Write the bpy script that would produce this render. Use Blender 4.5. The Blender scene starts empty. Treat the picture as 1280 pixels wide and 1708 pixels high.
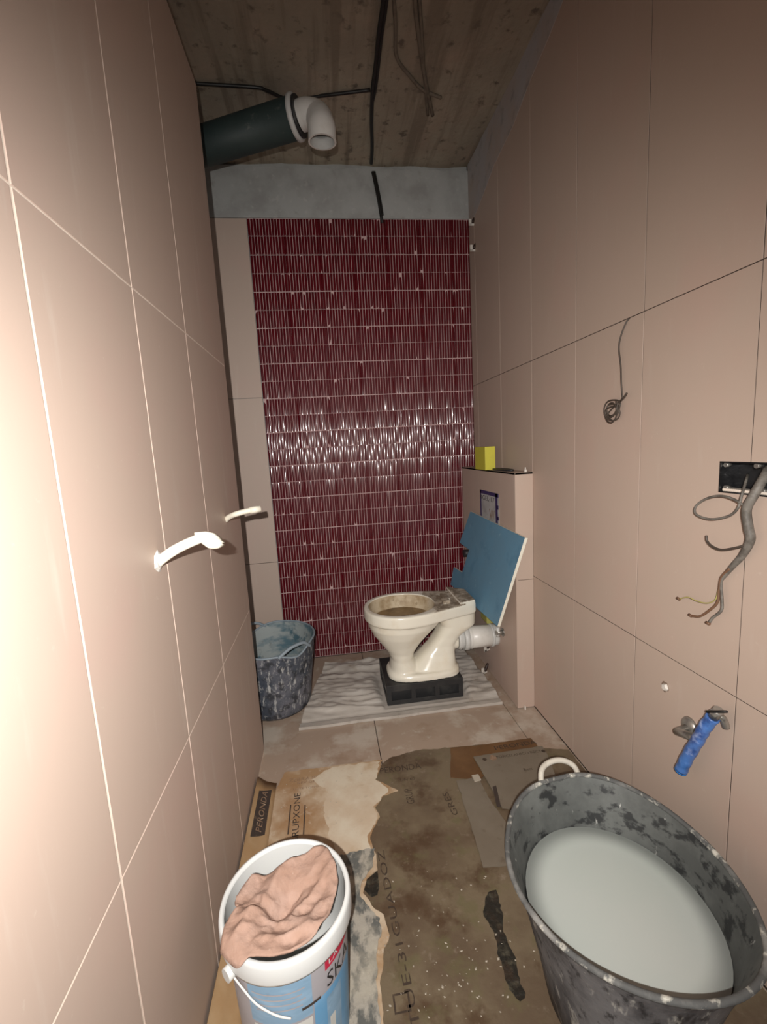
import bpy, bmesh, math, random
from mathutils import Vector, Matrix, noise
random.seed(7)
SC = bpy.context.scene
COL = SC.collection
PI = math.pi

# ------------------------------------------------------------------ camera
CAM = Vector((0, 0, 1.2)); YAW, PITCH, ROLL, FPX = 0.122256, 0.143085, -0.055735, 741.9
F = Vector((math.sin(YAW)*math.cos(PITCH), math.cos(YAW)*math.cos(PITCH), -math.sin(PITCH)))
R0 = Vector((math.cos(YAW), -math.sin(YAW), 0)); U0 = R0.cross(F)
RT = math.cos(ROLL)*R0 + math.sin(ROLL)*U0
UP = -math.sin(ROLL)*R0 + math.cos(ROLL)*U0
cd = bpy.data.cameras.new('camera'); cam = bpy.data.objects.new('camera', cd); COL.objects.link(cam)
cd.sensor_fit = 'HORIZONTAL'; cd.sensor_width = 36; cd.lens = FPX/1280*36; cd.clip_start = 0.02
m = Matrix.Identity(4)
for i in range(3):
    m[i][0], m[i][1], m[i][2], m[i][3] = RT[i], UP[i], -F[i], CAM[i]
cam.matrix_world = m
SC.camera = cam
def ray(px, py): return F + RT*((px-640)/FPX) - UP*((py-854)/FPX)
def at_x(px, py, X): d = ray(px, py); return CAM + d*((X-CAM.x)/d.x)
def at_y(px, py, Y): d = ray(px, py); return CAM + d*((Y-CAM.y)/d.y)
def at_z(px, py, Z): d = ray(px, py); return CAM + d*((Z-CAM.z)/d.z)

# ------------------------------------------------------------------ world, lights, exposure
w = bpy.data.worlds.new('world'); SC.world = w; w.use_nodes = True
w.node_tree.nodes['Background'].inputs[0].default_value = (0.95, 0.97, 1.0, 1)
w.node_tree.nodes['Background'].inputs[1].default_value = 0.32
ld = bpy.data.lights.new('phone_flash', 'SPOT'); ld.energy = 134; ld.color = (1.0, 0.965, 0.92)
ld.spot_size = math.radians(130); ld.spot_blend = 1.0; ld.shadow_soft_size = 0.006
lo = bpy.data.objects.new('phone_flash', ld); COL.objects.link(lo)
lo.location = (-0.038, -0.10, 1.265)
lo.rotation_euler = Vector((0.04, 1, -0.36)).to_track_quat('-Z', 'Y').to_euler()
SC.view_settings.view_transform = 'Standard'; SC.view_settings.look = 'None'
SC.view_settings.exposure = 0.0; SC.view_settings.gamma = 1.0
SC.view_settings.use_curve_mapping = False

# ------------------------------------------------------------------ materials
def mat(name, base, rough=0.5, layers=(), bump=None, spec=0.5, coat=0.0, rnd=0.0, metal=0.0, sss=0.0):
    """base colour with noise layers: (scale, colour, lo, hi, strength[, stretch xyz])"""
    M = bpy.data.materials.new(name); M.use_nodes = True
    nt = M.node_tree; N = nt.nodes; L = nt.links
    b = N['Principled BSDF']
    b.inputs['Roughness'].default_value = rough
    b.inputs['Specular IOR Level'].default_value = spec
    b.inputs['Coat Weight'].default_value = coat; b.inputs['Coat Roughness'].default_value = 0.06
    b.inputs['Metallic'].default_value = metal
    tc = N.new('ShaderNodeTexCoord')
    rgb = N.new('ShaderNodeRGB'); rgb.outputs[0].default_value = (*base, 1)
    cur = rgb.outputs[0]
    if rnd:
        oi = N.new('ShaderNodeObjectInfo'); hs = N.new('ShaderNodeHueSaturation')
        mr = N.new('ShaderNodeMapRange'); mr.inputs[3].default_value = 1-rnd; mr.inputs[4].default_value = 1+rnd
        L.new(oi.outputs['Random'], mr.inputs[0]); L.new(mr.outputs[0], hs.inputs['Value'])
        L.new(cur, hs.inputs['Color']); cur = hs.outputs[0]
    for k, ly in enumerate(layers):
        sc, colr, a, z, st = ly[:5]; stretch = ly[5] if len(ly) > 5 else (1, 1, 1)
        mp = N.new('ShaderNodeMapping'); mp.inputs['Scale'].default_value = stretch
        mp.inputs['Location'].default_value = (k*3.1, k*1.7, k*5.3)
        L.new(tc.outputs['Object'], mp.inputs[0])
        nz = N.new('ShaderNodeTexNoise'); nz.inputs['Scale'].default_value = sc
        nz.inputs['Detail'].default_value = 6; nz.inputs['Roughness'].default_value = 0.6
        L.new(mp.outputs[0], nz.inputs['Vector'])
        mr = N.new('ShaderNodeMapRange'); mr.clamp = True
        mr.inputs[1].default_value = a; mr.inputs[2].default_value = z
        mr.inputs[3].default_value = 0; mr.inputs[4].default_value = st
        L.new(nz.outputs['Fac'], mr.inputs[0])
        mx = N.new('ShaderNodeMix'); mx.data_type = 'RGBA'
        L.new(mr.outputs[0], mx.inputs[0]); L.new(cur, mx.inputs[6]); mx.inputs[7].default_value = (*colr, 1)
        cur = mx.outputs[2]
    L.new(cur, b.inputs['Base Color'])
    if bump:
        sc, st, dist = bump[:3]
        nz = N.new('ShaderNodeTexNoise'); nz.inputs['Scale'].default_value = sc; nz.inputs['Detail'].default_value = 5
        if len(bump) > 3:
            mp = N.new('ShaderNodeMapping'); mp.inputs['Scale'].default_value = bump[3]
            L.new(tc.outputs['Object'], mp.inputs[0]); L.new(mp.outputs[0], nz.inputs['Vector'])
        else:
            L.new(tc.outputs['Object'], nz.inputs['Vector'])
        bp = N.new('ShaderNodeBump'); bp.inputs['Strength'].default_value = st; bp.inputs['Distance'].default_value = dist
        L.new(nz.outputs['Fac'], bp.inputs['Height']); L.new(bp.outputs[0], b.inputs['Normal'])
    return M

TILE = (0.50, 0.390, 0.322)
M_tile = mat('tile_beige', TILE, 0.52, [(2.3, (0.47, 0.37, 0.30), 0.40, 0.65, 0.5), (3.0, (0.53, 0.36, 0.30), 0.50, 0.75, 0.5),
             (60, (0.58, 0.50, 0.42), 0.66, 0.80, 0.5), (9, (0.56, 0.48, 0.41), 0.60, 0.80, 0.35, (3, 3, .5))], (180, 0.05, 0.001))
M_tile_dusty = mat('tile_beige_dusty', (0.50, 0.39, 0.325), 0.55, [(2.0, (0.53, 0.36, 0.31), 0.50, 0.72, 0.5),
             (60, (0.62, 0.55, 0.47), 0.66, 0.80, 0.5), (7, (0.60, 0.53, 0.46), 0.58, 0.80, 0.5, (3, 3, .35))], (180, 0.05, 0.001))
M_joint_dark = mat('joint_shadow', (0.035, 0.022, 0.016), 0.9)
M_joint_pale = mat('joint_adhesive', (0.80, 0.70, 0.60), 0.9, [(30, (0.5, 0.4, 0.33), 0.5, 0.7, 0.5)])
M_strip = mat('glazed_wine_red', (0.088, 0.0035, 0.008), 0.15, [(40, (0.12, 0.006, 0.012), 0.45, 0.7, 0.6)], spec=0.40, coat=0.6, rnd=0.2)
M_bed = mat('mosaic_adhesive', (0.56, 0.38, 0.375), 0.85, [(60, (0.42, 0.24, 0.24), 0.5, 0.7, 0.5)])
M_concrete = mat('raw_concrete', (0.385, 0.335, 0.255), 0.9, [(1.8, (0.25, 0.205, 0.155), 0.40, 0.60, 0.8, (1, .5, 1)),
              (5, (0.37, 0.27, 0.20), 0.48, 0.7, 0.6), (20, (0.11, 0.085, 0.065), 0.57, 0.68, 0.85), (5, (0.19, 0.15, 0.11), 0.50, 0.62, 0.7, (4, .25, 1)),
              (90, (0.26, 0.22, 0.18), 0.58, 0.75, 0.5)], (40, 0.5, 0.006))
M_plaster = mat('grey_plaster', (0.40, 0.41, 0.40), 0.9, [(6, (0.30, 0.30, 0.29), 0.45, 0.65, 0.8), (25, (0.52, 0.52, 0.50), 0.58, 0.72, 0.5),
              (14, (0.24, 0.23, 0.21), 0.62, 0.74, 0.6)], (30, 0.4, 0.004))
M_plaster_smear = mat('grey_adhesive_smear', (0.43, 0.415, 0.42), 0.9, [(4, (0.44, 0.36, 0.31), 0.45, 0.62, 0.8), (18, (0.22, 0.21, 0.20), 0.55, 0.7, 0.6)], (40, 0.3, 0.003))
M_floor_tile = mat('floor_tile_dusty', (0.37, 0.28, 0.215), 0.5, [(4.5, (0.52, 0.46, 0.39), 0.50, 0.62, 0.8), (9, (0.26, 0.17, 0.11), 0.55, 0.72, 0.7),
              (24, (0.55, 0.50, 0.43), 0.60, 0.72, 0.5)], (60, 0.15, 0.002))
M_card = mat('dry_cardboard', (0.37, 0.235, 0.125), 0.8, [(5.5, (0.58, 0.48, 0.36), 0.44, 0.60, 0.85), (3, (0.31, 0.17, 0.075), 0.52, 0.66, 0.8), (35, (0.62, 0.53, 0.42), 0.60, 0.72, 0.6)], (50, 0.2, 0.002))
M_card_pale = mat('dusty_pale_cardboard', (0.55, 0.44, 0.32), 0.85, [(7, (0.64, 0.57, 0.45), 0.42, 0.60, 0.8), (5, (0.42, 0.27, 0.14), 0.56, 0.68, 0.7), (40, (0.40, 0.32, 0.24), 0.6, 0.75, 0.5)], (50, 0.25, 0.002))
M_card_edge = mat('cardboard_flap', (0.33, 0.205, 0.10), 0.8, [(8, (0.40, 0.28, 0.16), 0.45, 0.65, 0.7)], (60, 0.15, 0.002))
M_wet = mat('wet_cardboard', (0.120, 0.084, 0.053), 0.5, [(5, (0.175, 0.135, 0.085), 0.42, 0.58, 0.85), (9, (0.075, 0.042, 0.022), 0.53, 0.66, 0.85), (16, (0.13, 0.115, 0.055), 0.55, 0.68, 0.6),
              (34, (0.24, 0.19, 0.14), 0.62, 0.74, 0.7), (90, (0.36, 0.31, 0.25), 0.68, 0.76, 0.6)], (55, 0.45, 0.003))
M_wet_grey = mat('muddy_grey_cardboard', (0.165, 0.135, 0.100), 0.55, [(5, (0.20, 0.17, 0.13), 0.45, 0.65, 0.7), (26, (0.10, 0.075, 0.05), 0.60, 0.74, 0.7)], (60, 0.3, 0.002))
M_brown_wet = mat('soaked_brown_cardboard', (0.115, 0.055, 0.020), 0.45, [(8, (0.17, 0.085, 0.032), 0.45, 0.65, 0.7)], (50, 0.3, 0.002))
M_gap_black = mat('gap_black', (0.018, 0.016, 0.012), 0.5, [(40, (0.09, 0.08, 0.055), 0.52, 0.66, 0.7), (14, (0.05, 0.03, 0.018), 0.5, 0.65, 0.7)], (60, 0.8, 0.006))  # near-black colour standing in for the shade inside the torn slot
M_crust = mat('grey_mortar_crust', (0.36, 0.33, 0.28), 0.85, [(30, (0.085, 0.09, 0.085), 0.45, 0.56, 0.9, (1, .6, 1)), (7, (0.44, 0.40, 0.32), 0.5, 0.66, 0.7), (60, (0.5, 0.46, 0.38), 0.62, 0.72, 0.6)], (50, 0.6, 0.004))
M_crumb = mat('mortar_crumbs', (0.40, 0.35, 0.28), 0.9)
M_ink = mat('printing_ink', (0.045, 0.032, 0.026), 0.7, [(50, (0.16, 0.11, 0.07), 0.55, 0.72, 0.6)])
M_ink_faint = mat('faded_printing_ink', (0.24, 0.15, 0.095), 0.8, [(60, (0.45, 0.34, 0.24), 0.5, 0.66, 0.8)])
M_ink_wet = mat('soaked_printing_ink', (0.048, 0.032, 0.022), 0.6, [(60, (0.12, 0.085, 0.055), 0.52, 0.68, 0.7)])
M_ceramic = mat('dirty_white_ceramic', (0.80, 0.76, 0.65), 0.22, [(9, (0.70, 0.61, 0.46), 0.52, 0.72, 0.6), (60, (0.45, 0.33, 0.2), 0.70, 0.78, 0.6)], spec=0.5)
M_ceramic_dirt = mat('stained_ceramic', (0.56, 0.46, 0.32), 0.6, [(14, (0.30, 0.20, 0.10), 0.46, 0.66, 0.8), (45, (0.24, 0.16, 0.08), 0.58, 0.70, 0.7), (9, (0.66, 0.59, 0.46), 0.52, 0.70, 0.7)], (60, 0.3, 0.002))
M_deck_dirt = mat('mortar_stained_deck', (0.48, 0.41, 0.32), 0.7, [(24, (0.20, 0.15, 0.10), 0.42, 0.58, 0.9), (40, (0.66, 0.62, 0.53), 0.56, 0.66, 0.7)], (45, 0.6, 0.004))
M_sludge = mat('brown_sludge', (0.24, 0.15, 0.065), 0.3, [(16, (0.12, 0.07, 0.03), 0.48, 0.66, 0.8), (30, (0.36, 0.26, 0.14), 0.56, 0.7, 0.6)], (30, 0.3, 0.003))
M_black = mat('black_plastic', (0.020, 0.020, 0.021), 0.5, [(12, (0.06, 0.058, 0.054), 0.52, 0.7, 0.6)], (40, 0.2, 0.002))
M_blackbox = mat('black_box_plastic', (0.010, 0.010, 0.011), 0.35, [(30, (0.12, 0.12, 0.12), 0.64, 0.72, 0.6, (1, .4, 1.6))], (35, 0.5, 0.004))
M_sheet = mat('crumpled_grey_plastic', (0.47, 0.43, 0.385), 0.5, [(6, (0.36, 0.32, 0.28), 0.45, 0.65, 0.7, (1, 2, 1)), (14, (0.27, 0.22, 0.17), 0.60, 0.72, 0.7), (9, (0.58, 0.55, 0.51), 0.52, 0.7, 0.6, (.6, 3, 1))], (45, 0.25, 0.003))
M_blue = mat('blue_plasterboard_paper', (0.125, 0.265, 0.385), 0.75, [(8, (0.12, 0.285, 0.43), 0.46, 0.66, 0.7), (30, (0.26, 0.40, 0.50), 0.64, 0.76, 0.6), (12, (0.07, 0.19, 0.31), 0.55, 0.70, 0.6)], (60, 0.15, 0.001))
M_gypsum = mat('gypsum_edge', (0.80, 0.77, 0.66), 0.9, [(40, (0.6, 0.58, 0.5), 0.5, 0.7, 0.5)])
M_pvc = mat('white_pvc', (0.72, 0.70, 0.66), 0.35, [(14, (0.56, 0.53, 0.47), 0.5, 0.7, 0.5)])
M_pvc_grey = mat('grey_white_pvc', (0.58, 0.58, 0.56), 0.4, [(16, (0.42, 0.41, 0.38), 0.5, 0.7, 0.5)])
M_lag = mat('dark_green_pipe_sleeve', (0.022, 0.038, 0.037), 0.6, [(7, (0.035, 0.055, 0.052), 0.45, 0.7, 0.6), (12, (0.17, 0.17, 0.15), 0.62, 0.74, 0.6, (1.6, 1.6, 1.6))], (30, 0.2, 0.003))
M_cable = mat('black_cable', (0.012, 0.011, 0.010), 0.45)
M_cable_grey = mat('grey_dusty_conduit', (0.17, 0.155, 0.135), 0.6, [(45, (0.075, 0.065, 0.055), 0.44, 0.60, 0.8)])
M_wire_dark = mat('dark_wire', (0.065, 0.05, 0.04), 0.5)
M_wire_brown = mat('brown_wire', (0.16, 0.085, 0.05), 0.5)
M_wire_yellow = mat('green_yellow_wire', (0.36, 0.32, 0.11), 0.5)
M_mortar_brown = mat('cable_mortar', (0.175, 0.142, 0.108), 0.9, [(18, (0.09, 0.07, 0.052), 0.50, 0.68, 0.8)], (40, 0.5, 0.004))
M_stub = mat('cream_conduit', (0.82, 0.78, 0.66), 0.5, [(20, (0.72, 0.67, 0.55), 0.5, 0.7, 0.5)])
M_yellow = mat('yellow_box_card', (0.58, 0.53, 0.055), 0.6, [(12, (0.48, 0.43, 0.06), 0.5, 0.7, 0.6)])
M_foam = mat('yellow_green_foam', (0.36, 0.34, 0.09), 0.9, [(20, (0.25, 0.25, 0.06), 0.5, 0.7, 0.6)])
M_paper = mat('leaflet_paper', (0.42, 0.42, 0.42), 0.6, [(14, (0.27, 0.26, 0.26), 0.45, 0.68, 0.8)])
M_paper_blue = mat('leaflet_blue_print', (0.035, 0.026, 0.11), 0.5)
M_clip = mat('white_clip', (0.68, 0.64, 0.58), 0.5)
M_wedge = mat('dark_wedge', (0.028, 0.012, 0.008), 0.5)
M_bucket = mat('white_bucket_plastic', (0.60, 0.61, 0.60), 0.35, [(7, (0.62, 0.62, 0.59), 0.5, 0.7, 0.6), (24, (0.50, 0.48, 0.44), 0.64, 0.74, 0.6)])
M_lbl_grey = mat('bucket_print_grey', (0.36, 0.345, 0.37), 0.45, [(9, (0.44, 0.42, 0.43), 0.45, 0.68, 0.6), (30, (0.26, 0.24, 0.25), 0.62, 0.74, 0.5)])
M_lbl_blue = mat('bucket_print_light_blue', (0.22, 0.36, 0.50), 0.45, [(14, (0.30, 0.45, 0.60), 0.48, 0.66, 0.7, (1, 1, 3)), (30, (0.16, 0.25, 0.34), 0.60, 0.72, 0.6)])
M_lbl_blue2 = mat('bucket_print_blue', (0.13, 0.33, 0.55), 0.45, [(10, (0.24, 0.45, 0.68), 0.45, 0.66, 0.7)])
M_lbl_white = mat('bucket_print_white', (0.60, 0.60, 0.57), 0.5, [(18, (0.46, 0.46, 0.43), 0.52, 0.7, 0.6)])
M_lbl_red = mat('bucket_print_red', (0.50, 0.02, 0.06), 0.4)
M_lbl_black = mat('bucket_print_black', (0.012, 0.012, 0.014), 0.4)
M_rag = mat('terracotta_pink_rag', (0.35, 0.222, 0.168), 0.95, [(11, (0.42, 0.285, 0.23), 0.46, 0.62, 0.8), (9, (0.255, 0.148, 0.10), 0.55, 0.72, 0.6), (90, (0.52, 0.39, 0.32), 0.64, 0.76, 0.5)], (110, 0.6, 0.003))
M_tub = mat('cement_stained_black_rubber', (0.060, 0.060, 0.066), 0.6, [(9, (0.17, 0.168, 0.172), 0.42, 0.60, 0.85, (1.3, 1.3, .6)), (30, (0.014, 0.014, 0.016), 0.54, 0.64, 0.8, (1.5, 1.5, .5)), (22, (0.46, 0.45, 0.41), 0.58, 0.68, 0.75, (2, 2, .35))], (35, 0.5, 0.004))
M_tub_in = mat('cement_coated_rubber', (0.062, 0.066, 0.063), 0.6, [(6, (0.125, 0.132, 0.125), 0.42, 0.62, 0.85), (19, (0.010, 0.011, 0.012), 0.53, 0.60, 0.9, (1, 1, 1.6)), (16, (0.50, 0.50, 0.47), 0.655, 0.70, 0.8, (2.2, 2.2, .5))], (30, 0.4, 0.003))
M_tub_rim = mat('dried_cement_rim', (0.075, 0.076, 0.074), 0.8, [(7, (0.24, 0.235, 0.22), 0.46, 0.60, 0.85), (34, (0.55, 0.53, 0.46), 0.56, 0.66, 0.85)], (50, 0.6, 0.004))
M_tub_pale = mat('cement_caked_handle', (0.46, 0.43, 0.37), 0.8, [(26, (0.24, 0.20, 0.16), 0.5, 0.66, 0.7)], (50, 0.4, 0.003))
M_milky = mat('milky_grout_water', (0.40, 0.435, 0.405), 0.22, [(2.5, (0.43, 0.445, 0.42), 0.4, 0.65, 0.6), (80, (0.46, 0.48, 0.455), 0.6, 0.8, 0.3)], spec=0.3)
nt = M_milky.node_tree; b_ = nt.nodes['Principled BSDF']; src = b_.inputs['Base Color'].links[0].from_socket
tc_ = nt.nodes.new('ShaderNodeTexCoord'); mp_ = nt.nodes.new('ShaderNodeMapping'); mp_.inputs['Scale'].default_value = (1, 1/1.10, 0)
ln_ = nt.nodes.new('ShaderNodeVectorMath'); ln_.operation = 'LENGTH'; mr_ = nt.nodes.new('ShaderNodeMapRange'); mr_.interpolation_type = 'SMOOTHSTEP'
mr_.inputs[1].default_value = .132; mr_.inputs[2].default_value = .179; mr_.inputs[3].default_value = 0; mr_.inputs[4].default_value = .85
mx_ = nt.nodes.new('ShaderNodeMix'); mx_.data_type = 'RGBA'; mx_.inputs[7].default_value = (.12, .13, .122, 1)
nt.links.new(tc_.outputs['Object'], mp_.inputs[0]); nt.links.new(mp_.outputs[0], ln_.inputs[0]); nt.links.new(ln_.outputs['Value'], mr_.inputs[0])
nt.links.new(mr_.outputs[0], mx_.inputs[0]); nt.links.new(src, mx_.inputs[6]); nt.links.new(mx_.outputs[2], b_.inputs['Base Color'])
M_bluetub = mat('cement_stained_blue_rubber', (0.055, 0.066, 0.088), 0.6, [(6, (0.16, 0.16, 0.185), 0.45, 0.62, 0.85), (26, (0.018, 0.020, 0.024), 0.50, 0.62, 0.8), (36, (0.50, 0.50, 0.49), 0.56, 0.66, 0.85, (1.8, 1.8, .45)), (70, (0.42, 0.42, 0.42), 0.58, 0.68, 0.7)], (40, 0.4, 0.003))
M_bluetub_in = mat('pale_scummed_blue_rubber', (0.085, 0.15, 0.185), 0.5, [(5, (0.31, 0.34, 0.335), 0.42, 0.54, 0.9, (1, 1, 2.4)), (12, (0.03, 0.09, 0.125), 0.56, 0.64, 0.85), (30, (0.16, 0.18, 0.18), 0.56, 0.68, 0.7)], (30, 0.3, 0.003))
M_bluetub_rim = mat('scuffed_blue_rim', (0.24, 0.29, 0.33), 0.6, [(22, (0.13, 0.17, 0.21), 0.5, 0.66, 0.7)])
M_slurry = mat('dark_blue_rinse_water', (0.03, 0.08, 0.11), 0.1)
M_tape = mat('blue_pipe_tape', (0.075, 0.17, 0.45), 0.35, [(22, (0.02, 0.05, 0.20), 0.50, 0.62, 0.8), (34, (0.36, 0.44, 0.68), 0.56, 0.70, 0.7), (12, (0.04, 0.19, 0.50), 0.5, 0.7, 0.5)], (40, 0.7, 0.004))
M_tape_end = mat('bright_blue_tape_end', (0.02, 0.16, 0.48), 0.3)
M_chrome = mat('dirty_chrome', (0.38, 0.36, 0.33), 0.3, [(30, (0.12, 0.11, 0.09), 0.5, 0.65, 0.7)], metal=0.7)
M_lever = mat('black_lever', (0.012, 0.012, 0.012), 0.4)
M_hole = mat('hole_interior', (0.20, 0.14, 0.10), 0.9)

# ------------------------------------------------------------------ helpers
WLOC = {}
def wloc(o): return WLOC.get(o.name, Vector((0, 0, 0))) if o else Vector((0, 0, 0))
class MB:
    def __init__(s): s.v = []; s.f = []; s.mi = []; s.sm = []
    def add(s, vs, fs, mi=0, smooth=False):
        o = len(s.v); s.v += [Vector(v) for v in vs]
        for f in fs: s.f.append([o+i for i in f]); s.mi.append(mi); s.sm.append(smooth)
        return s
    def box(s, a, b, mi=0, ch=0.0):
        x0, y0, z0 = a; x1, y1, z1 = b
        if ch <= 0:
            return s.add([(x0,y0,z0),(x1,y0,z0),(x1,y1,z0),(x0,y1,z0),(x0,y0,z1),(x1,y0,z1),(x1,y1,z1),(x0,y1,z1)],
                     [(0,3,2,1),(4,5,6,7),(0,1,5,4),(1,2,6,5),(2,3,7,6),(3,0,4,7)], mi)
        bm = bmesh.new(); bmesh.ops.create_cube(bm, size=1)
        for v in bm.verts: v.co = Vector(((x0+x1)/2+v.co.x*(x1-x0), (y0+y1)/2+v.co.y*(y1-y0), (z0+z1)/2+v.co.z*(z1-z0)))
        bmesh.ops.bevel(bm, geom=bm.edges[:], offset=ch, segments=2, affect='EDGES', profile=0.6)
        s.frombm(bm, mi); return s
    def frombm(s, bm, mi=0, smooth=False):
        bm.verts.index_update()
        s.add([v.co.copy() for v in bm.verts], [[v.index for v in f.verts] for f in bm.faces], mi, smooth); bm.free()
    def tube(s, pts, r, n=8, mi=0, caps=True, smooth=True):
        pts = [Vector(p) for p in pts]; rs = r if isinstance(r, (list, tuple)) else [r]*len(pts)
        up = None; rings = []
        for i, p in enumerate(pts):
            t = (pts[min(i+1, len(pts)-1)] - pts[max(i-1, 0)]).normalized()
            if up is None:
                up = Vector((0, 0, 1)) if abs(t.z) < 0.9 else Vector((1, 0, 0))
            u = (up - t*up.dot(t)).normalized(); up = u; v = t.cross(u)
            rings.append([p + (u*math.cos(2*PI*k/n) + v*math.sin(2*PI*k/n))*rs[i] for k in range(n)])
        vs = [q for rg in rings for q in rg]; fs = []
        for i in range(len(pts)-1):
            for k in range(n): fs.append((i*n+k, i*n+(k+1) % n, (i+1)*n+(k+1) % n, (i+1)*n+k))
        s.add(vs, fs, mi, smooth)
        if caps:
            o = len(s.v)-len(vs)
            s.f.append([o+k for k in reversed(range(n))]); s.mi.append(mi); s.sm.append(False)
            s.f.append([o+(len(pts)-1)*n+k for k in range(n)]); s.mi.append(mi); s.sm.append(False)
        return s
    def loft(s, rings, mi=0, smooth=True, cap0=True, cap1=True):
        n = len(rings[0]); vs = [q for rg in rings for q in rg]; fs = []
        for i in range(len(rings)-1):
            for k in range(n): fs.append((i*n+k, i*n+(k+1) % n, (i+1)*n+(k+1) % n, (i+1)*n+k))
        if cap0: fs.append(tuple(reversed(range(n))))
        if cap1: fs.append(tuple((len(rings)-1)*n+k for k in range(n)))
        return s.add(vs, fs, mi, smooth)
    def prism(s, poly, ext, mi_top=0, mi_side=0, mi_bot=0):
        """poly: 3-D points of the front face, ext: vector to the back face"""
        ext = Vector(ext); n = len(poly); P = [Vector(p) for p in poly]
        nn = Vector((0, 0, 0))
        for i in range(n): nn += (P[i]-P[0]).cross(P[(i+1) % n]-P[0])
        if nn.dot(ext) > 0: P.reverse()
        bm = bmesh.new(); vs = [bm.verts.new(p) for p in P]; f = bm.faces.new(vs); bm.normal_update()
        tri = bmesh.ops.triangulate(bm, faces=[f])['faces']; bm.verts.index_update()
        fr = [[v.index for v in t.verts] for t in tri]; bm.free()
        s.add(P, fr, mi_top); s.add([p+ext for p in P], [list(reversed(t)) for t in fr], mi_bot)
        s.add(P + [p+ext for p in P], [(i, i+n, (i+1) % n+n, (i+1) % n) for i in range(n)], mi_side)
        return s
def link(name, me, parent=None, loc=None):
    o = bpy.data.objects.new(name, me); COL.objects.link(o)
    if loc is not None: o.location = Vector(loc)
    if parent: o.parent = parent
    return o
def build(name, mb, mats, parent=None, origin=None, fix=False):
    """mb holds world coordinates; a top-level mesh gets its origin at `origin`"""
    base = wloc(parent) if parent else (Vector(origin) if origin is not None else Vector((0, 0, 0)))
    me = bpy.data.meshes.new(name)
    me.from_pydata([tuple(v-base) for v in mb.v], [], mb.f)
    for M in (mats if isinstance(mats, (list, tuple)) else [mats]): me.materials.append(M)
    for p, mi, sm in zip(me.polygons, mb.mi, mb.sm): p.material_index = mi; p.use_smooth = sm
    if fix:
        bm = bmesh.new(); bm.from_mesh(me); bmesh.ops.recalc_face_normals(bm, faces=bm.faces[:]); bm.to_mesh(me); bm.free()
    me.update()
    o = link(name, me, parent, None if parent else base)
    WLOC[o.name] = base
    return o
def tag(o, label=None, cat=None, group=None, kind=None):
    for k, v in (('label', label), ('category', cat), ('group', group), ('kind', kind)):
        if v: o[k] = v
    return o
def thing(name, label, cat, loc, group=None):
    o = bpy.data.objects.new(name, None); COL.objects.link(o); o.location = loc; o.empty_display_size = 0.05
    WLOC[o.name] = Vector(loc); return tag(o, label, cat, group)
def copy_tree(root, loc, label):
    r = root.copy(); COL.objects.link(r); r.location = loc; r['label'] = label
    for ch in root.children:
        c = ch.copy(); COL.objects.link(c); c.parent = r
    return r
def bez(pts, n=8):
    """Catmull-Rom through the points"""
    P = [Vector(p) for p in pts]; out = []
    for i in range(len(P)-1):
        a, b, c, d = P[max(i-1, 0)], P[i], P[i+1], P[min(i+2, len(P)-1)]
        for k in range(n):
            t = k/n
            out.append(0.5*((2*b)+(c-a)*t+(2*a-5*b+4*c-d)*t*t+(3*b-a-3*c+d)*t**3))
    out.append(P[-1]); return out
def ragged(pts, amp, step, closed=True):
    P = [Vector(p) for p in pts]; out = []; n = len(P)
    for i in range(n if closed else n-1):
        a, b = P[i], P[(i+1) % n]; L = (b-a).length; k = max(1, int(L/step)); d = (b-a).normalized() if L > 0 else Vector((1, 0, 0))
        nr = Vector((-d.y, d.x, 0))
        for j in range(k):
            q = a + (b-a)*(j/k)
            if j: q = q + nr*amp*(noise.noise(q*38)*1.1 + noise.noise(q*110)*0.6)
            out.append(q)
    return out
def text_verts(s, size=1.0):
    cu = bpy.data.curves.new('txt', 'FONT'); cu.body = s; cu.size = size; cu.align_x = 'CENTER'; cu.align_y = 'CENTER'; cu.resolution_u = 2
    o = bpy.data.objects.new('txt', cu); COL.objects.link(o)
    dg = bpy.context.evaluated_depsgraph_get(); me = bpy.data.meshes.new_from_object(o.evaluated_get(dg))
    v = [x.co.copy() for x in me.vertices]; f = [list(p.vertices) for p in me.polygons]
    bpy.data.objects.remove(o); bpy.data.curves.remove(cu); bpy.data.meshes.remove(me)
    return v, f
def text(name, s, size, mapper, M, parent, scale=(1, 1)):
    v, f = text_verts(s, size)
    mb = MB(); mb.add([mapper(q.x*scale[0], q.y*scale[1]) for q in v], f)
    return build(name, mb, M, parent)
def plane_map(origin, ux, uy):
    o, a, b = Vector(origin), Vector(ux), Vector(uy)
    return lambda x, y: o + a*x + b*y
def superell(cx, cy, z, rx, ry, n=40, e=2.0):
    out = []
    for k in range(n):
        t = 2*PI*k/n; c, s_ = math.cos(t), math.sin(t)
        out.append(Vector((cx+rx*math.copysign(abs(c)**(2/e), c), cy+ry*math.copysign(abs(s_)**(2/e), s_), z)))
    return out

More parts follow.
